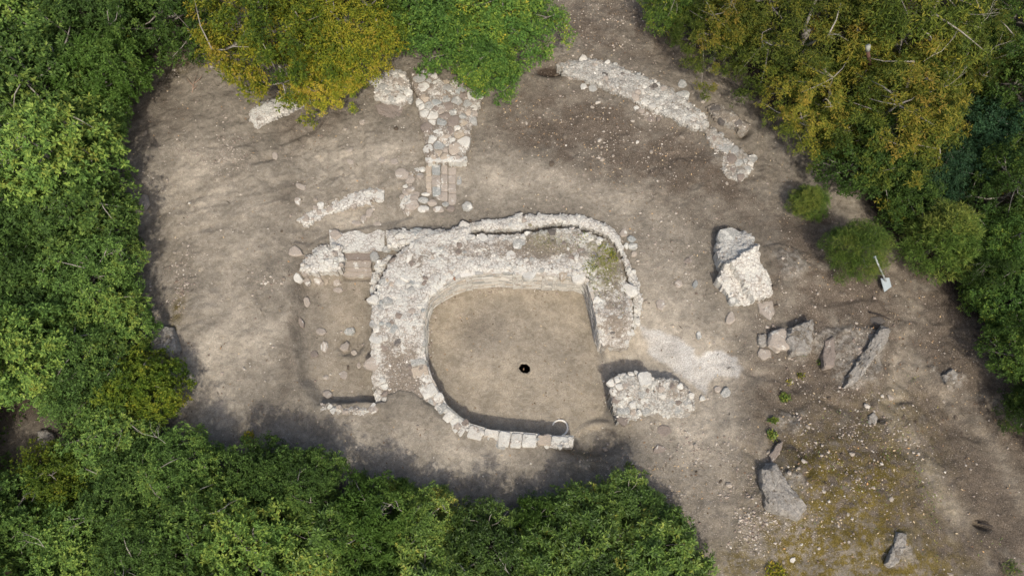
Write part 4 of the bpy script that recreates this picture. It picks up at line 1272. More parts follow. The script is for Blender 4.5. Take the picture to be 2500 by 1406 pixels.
rock('outcrop', 'dark stone block in the mouth of the burrow on the right slope', [(2125, 775), (2150, 770), (2165, 785), (2140, 800), (2120, 792)], 0.1, 'dark', 517, 'rock')

# ------------------------------------------------------------------ shaft in the floor, round rim, sign, small man-made things
hc = at(1281, 899, FLOOR)
rnd = random.Random(3)
V = []; Fc = []
n = 20
radj = [0.93 + 0.10 * math.cos(4 * math.pi * k / n + 1.0) + rnd.uniform(-.09, .09) for k in range(n)]
prof = [(0.30, 0.0), (0.22, 0.010), (0.168, -0.004), (0.172, -0.05), (0.26, -0.16), (0.42, -0.5), (0.45, -1.3), (0.0, -1.35)]  # undercut below the mouth, shaped so the opening stays black
fz = h1(hc[0] + 0.3, hc[1])
for r, z in prof[:-1]:
    for k in range(n):
        a = 2 * math.pi * k / n
        j = radj[k] if r < 0.25 else 1
        V.append((r * j * math.cos(a), r * j * math.sin(a), z + (h1(hc[0] + r * math.cos(a), hc[1] + r * math.sin(a)) - fz - 0.02 if r == 0.30 else 0)))
V.append((0, 0, prof[-1][1]))
for L in range(len(prof) - 2):
    for k in range(n):
        a = L * n + k; b = L * n + (k + 1) % n
        Fc.append((a, a + n, b + n, b))
for k in range(n):
    Fc.append(((len(prof) - 2) * n + k, len(V) - 1, (len(prof) - 2) * n + (k + 1) % n))
me = mesh_py('shaft', V, Fc, True)
cattr(me, 'soil_a', np.tile([0.35, 0, 0, 1.0], (len(V), 1)))
cattr(me, 'soil_b', np.tile([0, 0, 0.62, 1.0], (len(V), 1)))
fattr(me, 'gravel', np.full(len(V), 0.15))
t = NT('shaft_shade')  # near-black earth, with the shade inside the hole painted into its colour
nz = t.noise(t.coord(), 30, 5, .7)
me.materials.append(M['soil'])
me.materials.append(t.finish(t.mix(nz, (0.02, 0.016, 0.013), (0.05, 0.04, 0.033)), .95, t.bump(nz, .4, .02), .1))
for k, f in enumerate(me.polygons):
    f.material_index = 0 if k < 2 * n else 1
o = link('shaft', me, None, None, (hc[0], hc[1], fz))
tag(o, 'round black hole in the middle of the sandy floor', 'hole')


def torus(R, r, n=40, m=8, seed=0):
    rnd = random.Random(seed)
    V = []; Fc = []
    for i in range(n):
        a = 2 * math.pi * i / n
        rr = r * (1 + rnd.uniform(-.12, .12))
        for j in range(m):
            b = 2 * math.pi * j / m
            V.append(((R + rr * math.cos(b)) * math.cos(a), (R + rr * math.cos(b)) * math.sin(a), rr * 1.1 * math.sin(b)))
    for i in range(n):
        for j in range(m):
            Fc.append((i * m + j, ((i + 1) % n) * m + j, ((i + 1) % n) * m + (j + 1) % m, i * m + (j + 1) % m))
    return mesh_py('rim', V, Fc, True)


M['clay'] = plain_material('pale_clay', (0.62, 0.58, 0.50), .7, .2, 0, .2)
p = on_ground(1367, 1044)
o = link('vessel_rim', torus(0.225, 0.03, seed=4), M['clay'], None, (p[0], p[1], p[2] - 0.012))
o.rotation_euler = (0.13, -0.16, 0)
tag(o, 'pale round rim ring sunk in the floor by the lower wall', 'ring')

M['metal'] = plain_material('grey_metal', (0.30, 0.32, 0.31), .5, .5, 0, .15)
M['panel'] = plain_material('white_panel', (0.25, 0.285, 0.295), .6, .5, 0, .05)


def tube(V, Fc, pts, rad, n=6):
    """tapered tube along points"""
    base = len(V)
    P = [Vector(p) for p in pts]
    for i, p in enumerate(P):
        d = (P[min(i + 1, len(P) - 1)] - P[max(i - 1, 0)])
        if d.length < 1e-6:
            d = Vector((0, 0, 1))
        d.normalize()
        u = d.orthogonal().normalized(); v = d.cross(u)
        for k in range(n):
            a = 2 * math.pi * k / n
            V.append(tuple(p + (u * math.cos(a) + v * math.sin(a)) * rad[i]))
    for i in range(len(P) - 1):
        for k in range(n):
            a = base + i * n + k; b = base + i * n + (k + 1) % n
            Fc.append((a, b, b + n, a + n))
    Fc.append(tuple(base + (len(P) - 1) * n + k for k in range(n)))
    Fc.append(tuple(base + k for k in range(n))[::-1])


base = on_ground(2166, 694)
sg = thing('leaning_sign', 'small white panel on a thin metal post leaning against the juniper bush', 'sign', base)
tipp = Vector(at(2137, 630, 1.75)) - Vector(base)
V = []; Fc = []
tube(V, Fc, [(0, 0, 0.0), tuple(tipp * 0.5), tuple(tipp)], [0.028, 0.026, 0.026], 8)
link('post', mesh_py('post', V, Fc, True), M['metal'], sg)
V = []; Fc = []
tube(V, Fc, [tuple(tipp), tuple(tipp + Vector((-0.03, 0.05, 0.02)))], [0.045, 0.045], 8)
link('cap', mesh_py('cap', V, Fc, True), M['panel'], sg)
pl = [Vector(at(x, y, base[2] + 0.16)) - Vector(base) for x, y in ((2146, 683), (2168, 680), (2178, 698), (2160, 712))]
for q, dz in zip(pl, (0.10, 0.06, -0.05, -0.03)):
    q.z += dz
up = (pl[1] - pl[0]).cross(pl[3] - pl[0]).normalized() * (0.012)
V = [tuple(q + up) for q in pl] + [tuple(q - up) for q in pl]
bmx = bmesh.new(); mp = mesh_py('panel', V, [(0, 1, 2, 3), (7, 6, 5, 4), (0, 4, 5, 1), (1, 5, 6, 2), (2, 6, 7, 3), (3, 7, 4, 0)])
bmx.from_mesh(mp); bmesh.ops.recalc_face_normals(bmx, faces=bmx.faces); bmx.to_mesh(mp); bmx.free()
link('panel', mp, M['panel'], sg)

# ------------------------------------------------------------------ trees
def crown(seed, R, hr, clumps, inner, rosettes, leaves, LL, LW, clump_r, droop=0.0, spread=1.1, low=112, tintb=0.4, tints=0.3, lobes=1.0, conical=0.0):
    """leaf cards as two-triangle folded leaves in rosettes, rosettes in clumps, clumps on an uneven crown"""
    g = np.random.default_rng(seed)
    n = clumps + inner
    # even spread of directions over the upper part of the crown
    k = np.arange(clumps) + 0.5
    cz = 1 - k / clumps * (1 - math.cos(math.radians(low)))
    ph = k * 2.399963 + g.uniform(0, 6.28)
    dirs = np.stack([np.sqrt(np.maximum(0, 1 - cz ** 2)) * np.cos(ph), np.sqrt(np.maximum(0, 1 - cz ** 2)) * np.sin(ph), cz], -1)
    dirs += g.normal(0, 0.10, dirs.shape); dirs /= np.linalg.norm(dirs, axis=1)[:, None]
    lob = 1 + lobes * 0.40 * fbm(dirs[:, 0] * 1.7 + seed, dirs[:, 1] * 1.7 + dirs[:, 2], 1.0, 2, seed) + lobes * 0.28 * fbm(dirs[:, 0] * 4 + seed, dirs[:, 1] * 4 - dirs[:, 2] * 3, 1.0, 2, seed + 5)
    rad = lob * g.uniform(0.80, 1.04, clumps)
    d2 = g.normal(0, 1, (inner, 3)); d2[:, 2] = np.abs(d2[:, 2]) - 0.35; d2 /= np.linalg.norm(d2, axis=1)[:, None]
    D = np.concatenate([dirs, d2]); rr = np.concatenate([rad, g.uniform(0.35, 0.74, inner)])
    C = D * rr[:, None] * np.array([R, R, R * hr])
    if conical:
        tt = np.clip((C[:, 2] / (R * hr) + 0.4) / 1.4, 0, 1)
        C[:, :2] *= (1 - conical * tt)[:, None]
    patch = fbm(C[:, 0] / R * 1.1 + seed, C[:, 1] / R * 1.1 - C[:, 2], 1.0, 2, seed + 8)
    tint_c = np.clip(tintb + (0.5 if tintb > .42 else 0.36) * patch + g.normal(0, tints * 0.45, n), 0, 1)
    cr = clump_r * g.uniform(0.7, 1.25, n)
    # rosettes
    m = rosettes
    off = g.normal(0, 0.5, (n, m, 3)); off /= np.maximum(1.0, np.linalg.norm(off, axis=2) / 1.0)[:, :, None]
    off[:, :, 2] *= 0.65
    RP = C[:, None, :] + off * cr[:, None, None]
    RP[:, :, 2] -= droop * np.linalg.norm(off[:, :, :2], axis=2) * cr[:, None]
    AX = D[:, None, :] * 0.55 + off * 0.7 + np.array([0, 0, 0.75]) + g.normal(0, 0.22, (n, m, 3))
    AX /= np.linalg.norm(AX, axis=2)[:, :, None]
    RP = RP.reshape(-1, 3); AX = AX.reshape(-1, 3)
    TN = (np.repeat(tint_c, m) + g.normal(0, 0.10, n * m))
    # leaves
    M_ = len(RP); kx = leaves
    ref = np.where(np.abs(AX[:, 2:3]) < 0.9, np.array([[0, 0, 1.0]]), np.array([[1.0, 0, 0]]))
    U = np.cross(AX, ref); U /= np.linalg.norm(U, axis=1)[:, None]; W = np.cross(AX, U)
    a = (np.arange(kx)[None, :] / kx * 2 * math.pi) + g.uniform(0, 6.28, (M_, 1)) + g.normal(0, 0.35, (M_, kx))
    el = g.normal(spread, 0.28, (M_, kx))
    d = (np.cos(a)[..., None] * U[:, None, :] + np.sin(a)[..., None] * W[:, None, :]) * np.sin(el)[..., None] + AX[:, None, :] * np.cos(el)[..., None]
    d[:, :, 2] -= droop * 0.5
    d /= np.linalg.norm(d, axis=2)[..., None]
    s = np.cross(d, np.broadcast_to(AX[:, None, :], d.shape)); s += g.normal(0, 0.25, s.shape); s /= np.linalg.norm(s, axis=2)[..., None] + 1e-9
    nn = np.cross(s, d)
    L = LL * g.uniform(0.7, 1.2, (M_, kx, 1)); Wd = LW * g.uniform(0.75, 1.2, (M_, kx, 1))
    b = RP[:, None, :] + d * 0.02 + g.normal(0, 0.02, d.shape)
    v0 = b; v1 = b + d * L * 0.45 + s * Wd * 0.5 + nn * Wd * 0.16; v2 = b + d * L - nn * L * 0.08; v3 = b + d * L * 0.45 - s * Wd * 0.5 + nn * Wd * 0.16
    V = np.stack([v0, v1, v2, v3], 2).reshape(-1, 3)
    q = np.arange(M_ * kx) * 4
    Fc = np.concatenate([np.stack([q, q + 1, q + 2], -1), np.stack([q, q + 2, q + 3], -1)])
    me = mesh_np('crown', V, Fc)
    fattr(me, 'tint', np.clip(np.repeat(TN, kx * 4), 0, 1))
    return me, C


def trunk_mesh(seed, C, zc, R, thick=0.12, limbs=9, twigs=34):
    """tapered trunk, limbs and twigs reaching the clumps of the crown (C, crown centre at height zc)"""
    rnd = random.Random(seed)
    V = []; Fc = []
    top = Vector((rnd.uniform(-.1, .1), rnd.uniform(-.1, .1), zc + 0.25 * R))
    tr = [Vector((0, 0, -0.4)), Vector((0.03, 0.0, zc * 0.3)), Vector((rnd.uniform(-.12, .12), rnd.uniform(-.12, .12), zc * 0.65)), top]
    tube(V, Fc, tr, [thick * 1.5, thick, thick * .8, thick * .45], 8)
    idx = list(range(len(C))); rnd.shuffle(idx)
    pts = []
    for i in idx[:limbs]:
        e = Vector(C[i]) + Vector((0, 0, zc))
        s = tr[1].lerp(tr[3], rnd.uniform(.35, .95))
        m = s.lerp(e, .5) + Vector((rnd.uniform(-.15, .15), rnd.uniform(-.15, .15), rnd.uniform(-.25, .05))) * R * .5
        m2 = s.lerp(e, .8) + Vector((rnd.uniform(-.1, .1), rnd.uniform(-.1, .1), rnd.uniform(-.1, .1))) * R * .4
        tube(V, Fc, [s, m, m2, e], [thick * .5, thick * .36, thick * .22, thick * .08], 6)
        pts += [m, m2, e]
    for i in idx[limbs:limbs + twigs]:
        e = Vector(C[i]) + Vector((0, 0, zc))
        s = min(pts, key=lambda p: (p - e).length)
        m = s.lerp(e, .55) + Vector((rnd.uniform(-.1, .1), rnd.uniform(-.1, .1), rnd.uniform(-.1, .1)))
        tube(V, Fc, [s, m, e + (e - m) * 0.25], [thick * .2, thick * .13, thick * .05], 5)
    return mesh_py('trunk', V, Fc, True)


def dead_branch_mesh(seed, L=0.9):
    rnd = random.Random(seed)
    V = []; Fc = []

    def grow(p, d, ln, r, lev):
        pts = [p]; q = p
        for k in range(4):
            d = (d + Vector((rnd.uniform(-.5, .5), rnd.uniform(-.5, .5), rnd.uniform(-.18, .22)))).normalized()
            q = q + d * ln / 4; pts.append(q)
        tube(V, Fc, pts, [r, r * .85, r * .7, r * .5, r * .2], 5)
        if lev < 2:
            for k in range(2):
                s = pts[rnd.choice([1, 2, 3])]
                grow(s, (d + Vector((rnd.uniform(-1, 1), rnd.uniform(-1, 1), rnd.uniform(-.1, .3)))).normalized(), ln * .55, r * .6, lev + 1)
    grow(Vector((0, 0, -0.15)), Vector((rnd.uniform(-1, 1), rnd.uniform(-1, 1), 0.15)).normalized(), L, 0.0105, 0)
    return mesh_py('dead_branch', V, Fc, True)


DEAD = [dead_branch_mesh(600 + k, 0.8 + 0.2 * k) for k in range(5)]
KINDS = {   # R, height ratio, clumps, inner, rosettes, leaves, leaf length, leaf width, clump radius, droop, spread, lowest angle, tint, tint spread
    'oak': dict(R=1.75, hr=1.05, clumps=118, inner=40, rosettes=15, leaves=8, LL=.125, LW=.062, clump_r=.36, tintb=.36, tints=.2),
    'gloss': dict(R=1.55, hr=.85, clumps=82, inner=26, rosettes=12, leaves=9, LL=.175, LW=.070, clump_r=.36, tintb=.45, tints=.2, spread=1.25),
    'yellow': dict(R=2.2, hr=.8, clumps=185, inner=70, rosettes=14, leaves=7, LL=.125, LW=.052, clump_r=.34, droop=.55, tintb=.45, tints=.22),
    'olive': dict(R=2.2, hr=1.0, clumps=150, inner=55, rosettes=14, leaves=8, LL=.15, LW=.040, clump_r=.36, droop=.3, tintb=.45, tints=.22, spread=1.2),
    'bush': dict(R=1.5, hr=.8, clumps=110, inner=50, rosettes=16, leaves=8, LL=.10, LW=.055, clump_r=.34, tintb=.4, tints=.2),
    'dark': dict(R=1.5, hr=1.05, clumps=90, inner=35, rosettes=15, leaves=8, LL=.105, LW=.052, clump_r=.34, tintb=.4, tints=.22),
    'juniper': dict(R=.8, hr=1.25, clumps=105, inner=30, rosettes=14, leaves=10, LL=.11, LW=.016, clump_r=.19, tintb=.5, tints=.2, spread=.8, conical=.18, lobes=.45),
}
VARIANTS = {}
HGT = {'oak': 1.6, 'gloss': 1.08, 'yellow': 2.2, 'olive': 2.3, 'bush': 1.25, 'dark': 1.4, 'juniper': .78}
TRUNKW = {'oak': .13, 'gloss': .11, 'yellow': .14, 'olive': .15, 'bush': .07, 'dark': .09, 'juniper': .05}
for ki, (kind, kw) in enumerate(KINDS.items()):
    VARIANTS[kind] = []
    for v in range({'oak': 3, 'juniper': 2}.get(kind, 2)):
        kv = dict(kw); f = (1.0, .8, 1.22)[v]; kv['LL'] *= f; kv['LW'] *= f; kv['rosettes'] = int(kv['rosettes'] / f ** 1.3)
        me, C = crown(1000 + ki * 17 + v, **kv)
        tm = trunk_mesh(2000 + ki * 17 + v, C, HGT[kind], kw['R'], TRUNKW[kind], twigs=34 if kind != 'juniper' else 14)
        VARIANTS[kind].append((me, tm, C))
COUNT = {}


def tree(kind, px, py, rpx, label, name=None, dead=0, mat=None, zc=None, group=None):
    vi = COUNT.get(kind, 0); COUNT[kind] = vi + 1
    me, tm, C = VARIANTS[kind][vi % len(VARIANTS[kind])]
    rnd = random.Random(int(px * 7 + py * 13))
    zc0 = HGT[kind]
    R0 = KINDS[kind]['R']
    sc = 1.0
    zf = rnd.uniform(.82, 1.22) if kind not in ('juniper', 'yellow') else 1.0
    for _ in range(3):
        p = at(px, py, (zc if zc is not None else zc0 * sc))
        gz = h1(p[0], p[1])
        p = at(px, py, gz + zc0 * sc * zf)
        sc = rpx * math.dist(p, CAM) / math.hypot(F, px - 1250, py - 703) / R0
        sc = max(0.45, min(1.35, sc))
    p = at(px, py, gz + zc0 * sc * zf)
    root = thing(name or {'oak': 'oak_tree', 'gloss': 'broadleaf_tree', 'yellow': 'yellowing_tree', 'olive': 'olive_green_tree', 'bush': 'leafy_bush', 'dark': 'dark_tree', 'juniper': 'juniper_bush'}[kind],
                 label, 'bush' if kind in ('bush', 'juniper') else 'tree', (p[0], p[1], gz), group)
    root.scale = (sc * rnd.uniform(.95, 1.05), sc * rnd.uniform(.95, 1.05), sc * zf)
    root.rotation_euler = (0, 0, rnd.uniform(0, 6.28))
    link('trunk', tm, M['bark'], root)
    link('crown', me, mat or G[kind], root, (0, 0, zc0))
    for k in range(dead):
        c = C[rnd.randrange(0, 40)]
        o = link('dead_branch', DEAD[rnd.randrange(5)], M['deadwood'], root, (c[0] * 1.02, c[1] * 1.02, zc0 + c[2] + 0.04))
        o.rotation_euler = (0, 0, rnd.uniform(0, 6.28))
    return root


TREES = [
    ('oak', 40, 60, 165, 'green oak filling the top left corner of the photo', 1),
    ('oak', 210, 45, 140, 'green oak second from the left along the top edge', 0),
    ('dark', 395, 45, 112, 'dull dark-green drooping tree beside the stony corner at the upper left', 0),
    ('oak', 100, 215, 145, 'yellow-flecked oak below the top left corner', 2),
    ('oak', 262, 195, 105, 'oak reaching into the clearing at its upper left corner', 0),
    ('oak', 15, 335, 115, 'oak cut by the left edge, level with the pale mortar slab', 1),
    ('oak', 150, 410, 140, 'oak with white bare twigs left of the clearing, above the middle', 3),
    ('oak', 245, 300, 85, 'small oak at the clearing edge below the upper left corner', 0),
    ('oak', 55, 555, 145, 'oak cut by the left edge at mid height', 3),
    ('oak', 210, 540, 125, 'oak with bare white branches right at the middle of the left clearing edge', 4),
    ('oak', 60, 715, 140, 'oak cut by the left edge just below mid height', 2),
    ('oak', 225, 690, 130, 'oak with an orange tuft facing the clearing on the left', 1),
    ('oak', 290, 800, 80, 'small oak above the shaded boulder on the left', 0),
    ('oak', 80, 870, 140, 'oak at the left edge above the gap with the bare rock', 1),
    ('oak', 205, 920, 130, 'oak right of the left edge, level with the floor hole', 2),
    ('bush', 355, 955, 92, 'bright yellow-green bush at the lower left edge of the clearing', 0),
    ('oak', 275, 1070, 105, 'oak right of the gap with the bare rock', 1),
    ('bush', 165, 1180, 105, 'yellow-green bush below the gap with the bare rock', 0),
    ('oak', 330, 1190, 120, 'oak with a long forked white dead branch at lower left', 4),
    ('oak', 455, 1150, 105, 'oak bordering the shaded bay of the clearing at lower left', 1),
    ('oak', 45, 1270, 115, 'oak at the left edge near the bottom with a thick pale branch', 3),
    ('oak', 190, 1340, 130, 'oak at the bottom edge, second from the left corner', 1),
    ('oak', 360, 1345, 120, 'oak at the bottom edge, third from the left corner', 2),
    ('oak', 500, 1300, 115, 'oak at the bottom edge, fourth from the left corner', 2),
    ('oak', 640, 1175, 100, 'oak closing the lower left of the clearing, beside its shaded bay', 0),
    ('oak', 755, 1175, 88, 'oak below the retaining row of the trench', 1),
    ('oak', 630, 1345, 120, 'oak at the bottom edge, fifth from the left corner', 1),
    ('gloss', 785, 1315, 110, 'broadleaf tree at the bottom, left of the one with the white fork', 0),
    ('gloss', 915, 1270, 105, 'bright broadleaf tree with a white forked branch, bottom middle left', 2),
    ('gloss', 905, 1400, 105, 'broadleaf tree cut by the bottom edge under the white-forked one', 1),
    ('gloss', 1040, 1275, 85, 'broadleaf tree reaching up into the shade below the sunken floor', 0),
    ('gloss', 1050, 1395, 100, 'broadleaf tree cut by the bottom edge, left of bottom centre', 1),
    ('gloss', 1185, 1340, 100, 'bright yellow-green broadleaf tree near the bottom centre', 1),
    ('gloss', 1305, 1395, 95, 'broadleaf tree cut by the bottom edge right of bottom centre', 2),
    ('gloss', 1300, 1290, 66, 'small broadleaf tree at the edge of the shade, bottom centre', 0),
    ('gloss', 1420, 1295, 100, 'glossy dark-green broadleaf tree right of bottom centre', 0),
    ('gloss', 1545, 1245, 85, 'glossy broadleaf tree standing highest in the lower right group', 0),
    ('gloss', 1600, 1345, 100, 'glossy broadleaf tree at the right end of the bottom row', 0),
    ('gloss', 1465, 1405, 100, 'glossy broadleaf tree cut by the bottom edge, second from the row end', 0),
    ('gloss', 1650, 1415, 80, 'glossy broadleaf tree cut by the bottom edge at the row end', 0),
    ('yellow', 665, 75, 165, 'golden-yellow tree hanging over the pale mortar slab, left half', 2),
    ('yellow', 850, 75, 150, 'golden-yellow tree next to the bright green bush, right half', 2),
    ('yellow', 800, 185, 88, 'small golden-yellow tree hanging lowest, between the mortar slab and the broken wall', 1),
    ('bush', 1060, 50, 105, 'bright green bush left of the two above the cobbled wall', 0),
    ('bush', 1230, 55, 120, 'bright green bush right of the two above the cobbled wall', 0),
    ('bush', 1190, 165, 78, 'bright green bush hanging over the cobbled wall', 0),
    ('dark', 1640, 15, 75, 'dull green bush at the top edge beside the brown slope', 0),
    ('olive', 1765, 75, 110, 'olive-green tree at the left end of the big upper right group', 1),
    ('olive', 1960, 95, 175, 'orange-tinged olive tree with white twigs, upper right group', 3),
    ('olive', 2185, 90, 185, 'largest olive-orange tree at the top of the upper right group', 4),
    ('olive', 2010, 265, 130, 'olive tree overhanging the jagged rock ridge', 3),
    ('olive', 2190, 290, 155, 'olive-orange tree in the heart of the upper right group', 4),
    ('olive', 2340, 150, 110, 'olive tree at the right end of the upper right group', 2),
    ('dark', 2110, 400, 100, 'green tree on the path edge above the lone round juniper', 0),
    ('bush', 2290, 420, 90, 'green bush right of the path, below the olive trees', 0),
    ('dark', 2460, 60, 105, 'very dark tree in the top right corner', 0),
    ('dark', 2470, 220, 105, 'very dark tree at the right edge below the corner', 0),
    ('bush', 2410, 335, 100, 'bluish-green bush near the right edge', 0),
    ('dark', 2470, 470, 100, 'dark tree at the right edge level with the lone round juniper', 0),
    ('dark', 2210, 500, 70, 'dark low bush behind the two junipers', 0),
    ('bush', 2440, 600, 85, 'bush with yellow-green vines right of the big juniper', 0),
    ('bush', 2470, 740, 90, 'green bush at the right edge where the path widens', 0),
    ('dark', 2400, 690, 62, 'small dark bush below the big juniper', 0),
    ('dark', 2490, 870, 80, 'dark bush at the right edge below the widening of the path', 0),
    ('dark', 2510, 1000, 62, 'lowest dark bush on the right edge', 0),
    ('juniper', 1974, 497, 42, 'lone round juniper bush standing free beside the path', 0),
    ('juniper', 2088, 612, 68, 'juniper bush with the leaning sign against it', 0),
    ('juniper', 2295, 590, 86, 'biggest dark juniper bush right of the path', 0),
]
OAK_B = leaf_material('fresh_oak_leaf', [(0.0, (0.044, 0.092, 0.012)), (0.45, (0.080, 0.147, 0.027)), (0.8, (0.115, 0.175, 0.032)), (1.0, (0.153, 0.179, 0.034))])
OAK_C = leaf_material('dull_oak_leaf', [(0.0, (0.045, 0.068, 0.012)), (0.5, (0.092, 0.122, 0.026)), (0.85, (0.14, 0.15, 0.03)), (1.0, (0.24, 0.17, 0.03))])
VIVID = leaf_material('vivid_leaf', [(0.0, (0.034, 0.070, 0.009)), (0.45, (0.085, 0.128, 0.014)), (0.8, (0.145, 0.170, 0.017)), (1.0, (0.221, 0.204, 0.021))])
BLUISH = leaf_material('bluish_leaf', [(0.0, (0.016, 0.045, 0.020)), (0.5, (0.034, 0.080, 0.034)), (1.0, (0.075, 0.125, 0.04))])
for kind, px, py, r, lab, dead in TREES:
    mat = None
    if 'yellow-green bush' in lab:
        mat = VIVID
    if 'bluish' in lab or 'below the olive trees' in lab:
        mat = BLUISH
    if kind == 'oak':
        mat = [None, OAK_B, OAK_C, None, OAK_B][int(px * 3 + py) % 5]
    if kind == 'gloss':
        mat = [None, OAK_B, None][int(px + py) % 3]
    tree(kind, px, py, r * (0.93 if kind == 'oak' else 1.0), lab, dead=(dead + 1) // 2, mat=mat)

for kind, px, py, r in [('oak', -190, 60, 150), ('oak', -190, 330, 150), ('oak', -190, 600, 150), ('oak', -190, 870, 150), ('oak', -180, 1130, 150), ('oak', -120, 1400, 150),
                        ('oak', 110, 1560, 140), ('oak', 350, 1570, 140), ('oak', 590, 1570, 140), ('gloss', 830, 1570, 120), ('gloss', 1060, 1580, 120), ('gloss', 1290, 1580, 120), ('gloss', 1520, 1590, 120),
                        ('dark', 2660, 100, 130), ('dark', 2660, 350, 130), ('bush', 2640, 600, 110), ('dark', 2650, 820, 110), ('dark', 2650, 1040, 110),
                        ('oak', 120, -190, 150), ('oak', 400, -190, 150), ('yellow', 720, -230, 170), ('bush', 1080, -170, 120), ('olive', 1820, -220, 170), ('olive', 2160, -230, 170), ('dark', 2480, -180, 130)]:
    tree(kind, px, py, r, 'woodland tree standing just beyond the edge of the photo', group='woodland beyond the photo edge')

# ------------------------------------------------------------------ woodland undergrowth, litter, gravel, tufts
def leaf_cards(P, L, W, seed, tilt=0.5, up=0.0):
    g = np.random.default_rng(seed)
    n = len(P)
    a = g.uniform(0, 6.28, n); el = g.normal(up, tilt, n)
    d = np.stack([np.cos(a) * np.cos(el), np.sin(a) * np.cos(el), np.sin(el)], -1)
    s = np.stack([-np.sin(a), np.cos(a), g.normal(0, .35, n)], -1); s /= np.linalg.norm(s, axis=1)[:, None]
    nn = np.cross(d, s)
    l = L * g.uniform(.6, 1.3, (n, 1)); w = W * g.uniform(.6, 1.3, (n, 1))
    V = np.stack([P, P + d * l * .45 + s * w * .5 + nn * w * .15, P + d * l, P + d * l * .45 - s * w * .5 + nn * w * .15], 1).reshape(-1, 3)
    q = np.arange(n) * 4
    return V, np.concatenate([np.stack([q, q + 1, q + 2], -1), np.stack([q, q + 2, q + 3], -1)])


g = np.random.default_rng(55)
N = 90000
x = g.uniform(-24, 26, N); y = g.uniform(-10.5, 19, N)
dd = -sdf(x, y, CLEAR)
gapc = at(60, 1065, 0)
dens = sstep(0.1, 1.6, dd + 0.5 * fbm(x, y, .8, 2, 8)) * (0.35 + 0.65 * sstep(-.2, .35, fbm(x, y, .9, 3, 18)))
dens = dens * (1 - np.exp(-((x - gapc[0]) ** 2 + (y - gapc[1]) ** 2) / 0.9))
k = g.uniform(0, 1, N) < dens
x, y = x[k], y[k]
z = height(x, y) + np.abs(g.normal(0, 1, len(x))) * 0.35 * sstep(.2, 2.5, -sdf(x, y, CLEAR)) + 0.02
V, Fc = leaf_cards(np.stack([x, y, z], -1), .14, .07, 3, .5, .15)
me = mesh_np('undergrowth', V, Fc)
fattr(me, 'tint', np.repeat(np.clip(.35 + .3 * fbm(x, y, 1.2, 2, 4) + g.normal(0, .15, len(x)), 0, 1), 4))
o = link('undergrowth', me, G['dark'], kind='stuff')
tag(o, 'dark leafy undergrowth between the trees round the clearing', 'undergrowth')

# gravel chips
g = np.random.default_rng(66)
N = 460000
x = g.uniform(-13.5, 19, N); y = g.uniform(-8.5, 12, N)
B = lambda *a, **kk: blob(x, y, *a, **kk)
w = (0.8 * B(430, 690, 70, 60) + 0.9 * B(610, 690, 60, 18) + 0.6 * B(560, 380, 45, 45) + 0.5 * B(440, 430, 60, 60) + 1.0 * B(1660, 1230, 140, 90) + 1.3 * B(1850, 1310, 100, 55) + 0.6 * B(1700, 1130, 160, 70)
     + 0.4 * B(2080, 1090, 150, 110) + 0.2 * B(1480, 60, 150, 90) + 0.14 * B(1500, 340, 200, 120) + 0.5 * B(460, 150, 90, 40) + 0.25 * B(1950, 800, 150, 90) + 0.2 * B(1650, 620, 100, 80) + .35 * B(1500, 1100, 60, 30))
w = w * sstep(-.25, .35, fbm(x, y, 1.6, 3, 71)) + 0.018
w = w * sstep(0, .3, sdf(x, y, CLEAR)) * (1 - 0.92 * sstep(0, .1, sdf(x, y, PIT))) * (1 - sstep(-.05, 0, sdf(x, y, W_RING)))
dp = sdf(x, y, PIT)
w = w + 0.5 * np.exp(-((dp - 0.10) / 0.12) ** 2) * sstep(-.3, .3, fbm(x, y, 1.5, 2, 73)) * (dp > 0.02)
k = g.uniform(0, 1, N) < w * 0.5
x, y = x[k], y[k]
n = len(x)
z = height(x, y)
r = 0.020 * np.exp(g.normal(0, .42, n)).clip(.45, 2.6)
oct_ = np.array([[1, 0, 0], [0, 1, 0], [-1, 0, 0], [0, -1, 0], [0, 0, .75], [0, 0, -.6]], float)
V = oct_[None] * r[:, None, None] * g.uniform(.6, 1.35, (n, 6, 1))
a = g.uniform(0, 6.28, n); ca, sa = np.cos(a), np.sin(a)
V = np.stack([V[..., 0] * ca[:, None] - V[..., 1] * sa[:, None], V[..., 0] * sa[:, None] + V[..., 1] * ca[:, None], V[..., 2]], -1) + np.stack([x, y, z + r * .3], -1)[:, None]
tri = np.array([[0, 1, 4], [1, 2, 4], [2, 3, 4], [3, 0, 4], [1, 0, 5], [2, 1, 5], [3, 2, 5], [0, 3, 5]])
Fc = (np.arange(n)[:, None, None] * 6 + tri[None]).reshape(-1, 3)
me = mesh_np('gravel', V.reshape(-1, 3), Fc)
t = NT('gravel_chips')
isl = t.n('ShaderNodeNewGeometry').outputs['Random Per Island']
M['gravel'] = t.finish(t.ramp(isl, [(0, (0.12, 0.09, 0.07)), (.3, (0.24, 0.195, 0.16)), (.65, (0.33, 0.285, 0.235)), (.94, (0.37, 0.33, 0.275)), (1, (0.46, 0.43, 0.37))]), .9, None, .15)
o = link('gravel', me, M['gravel'], kind='stuff')
tag(o, 'pale gravel chips scattered over the bare ground', 'gravel')

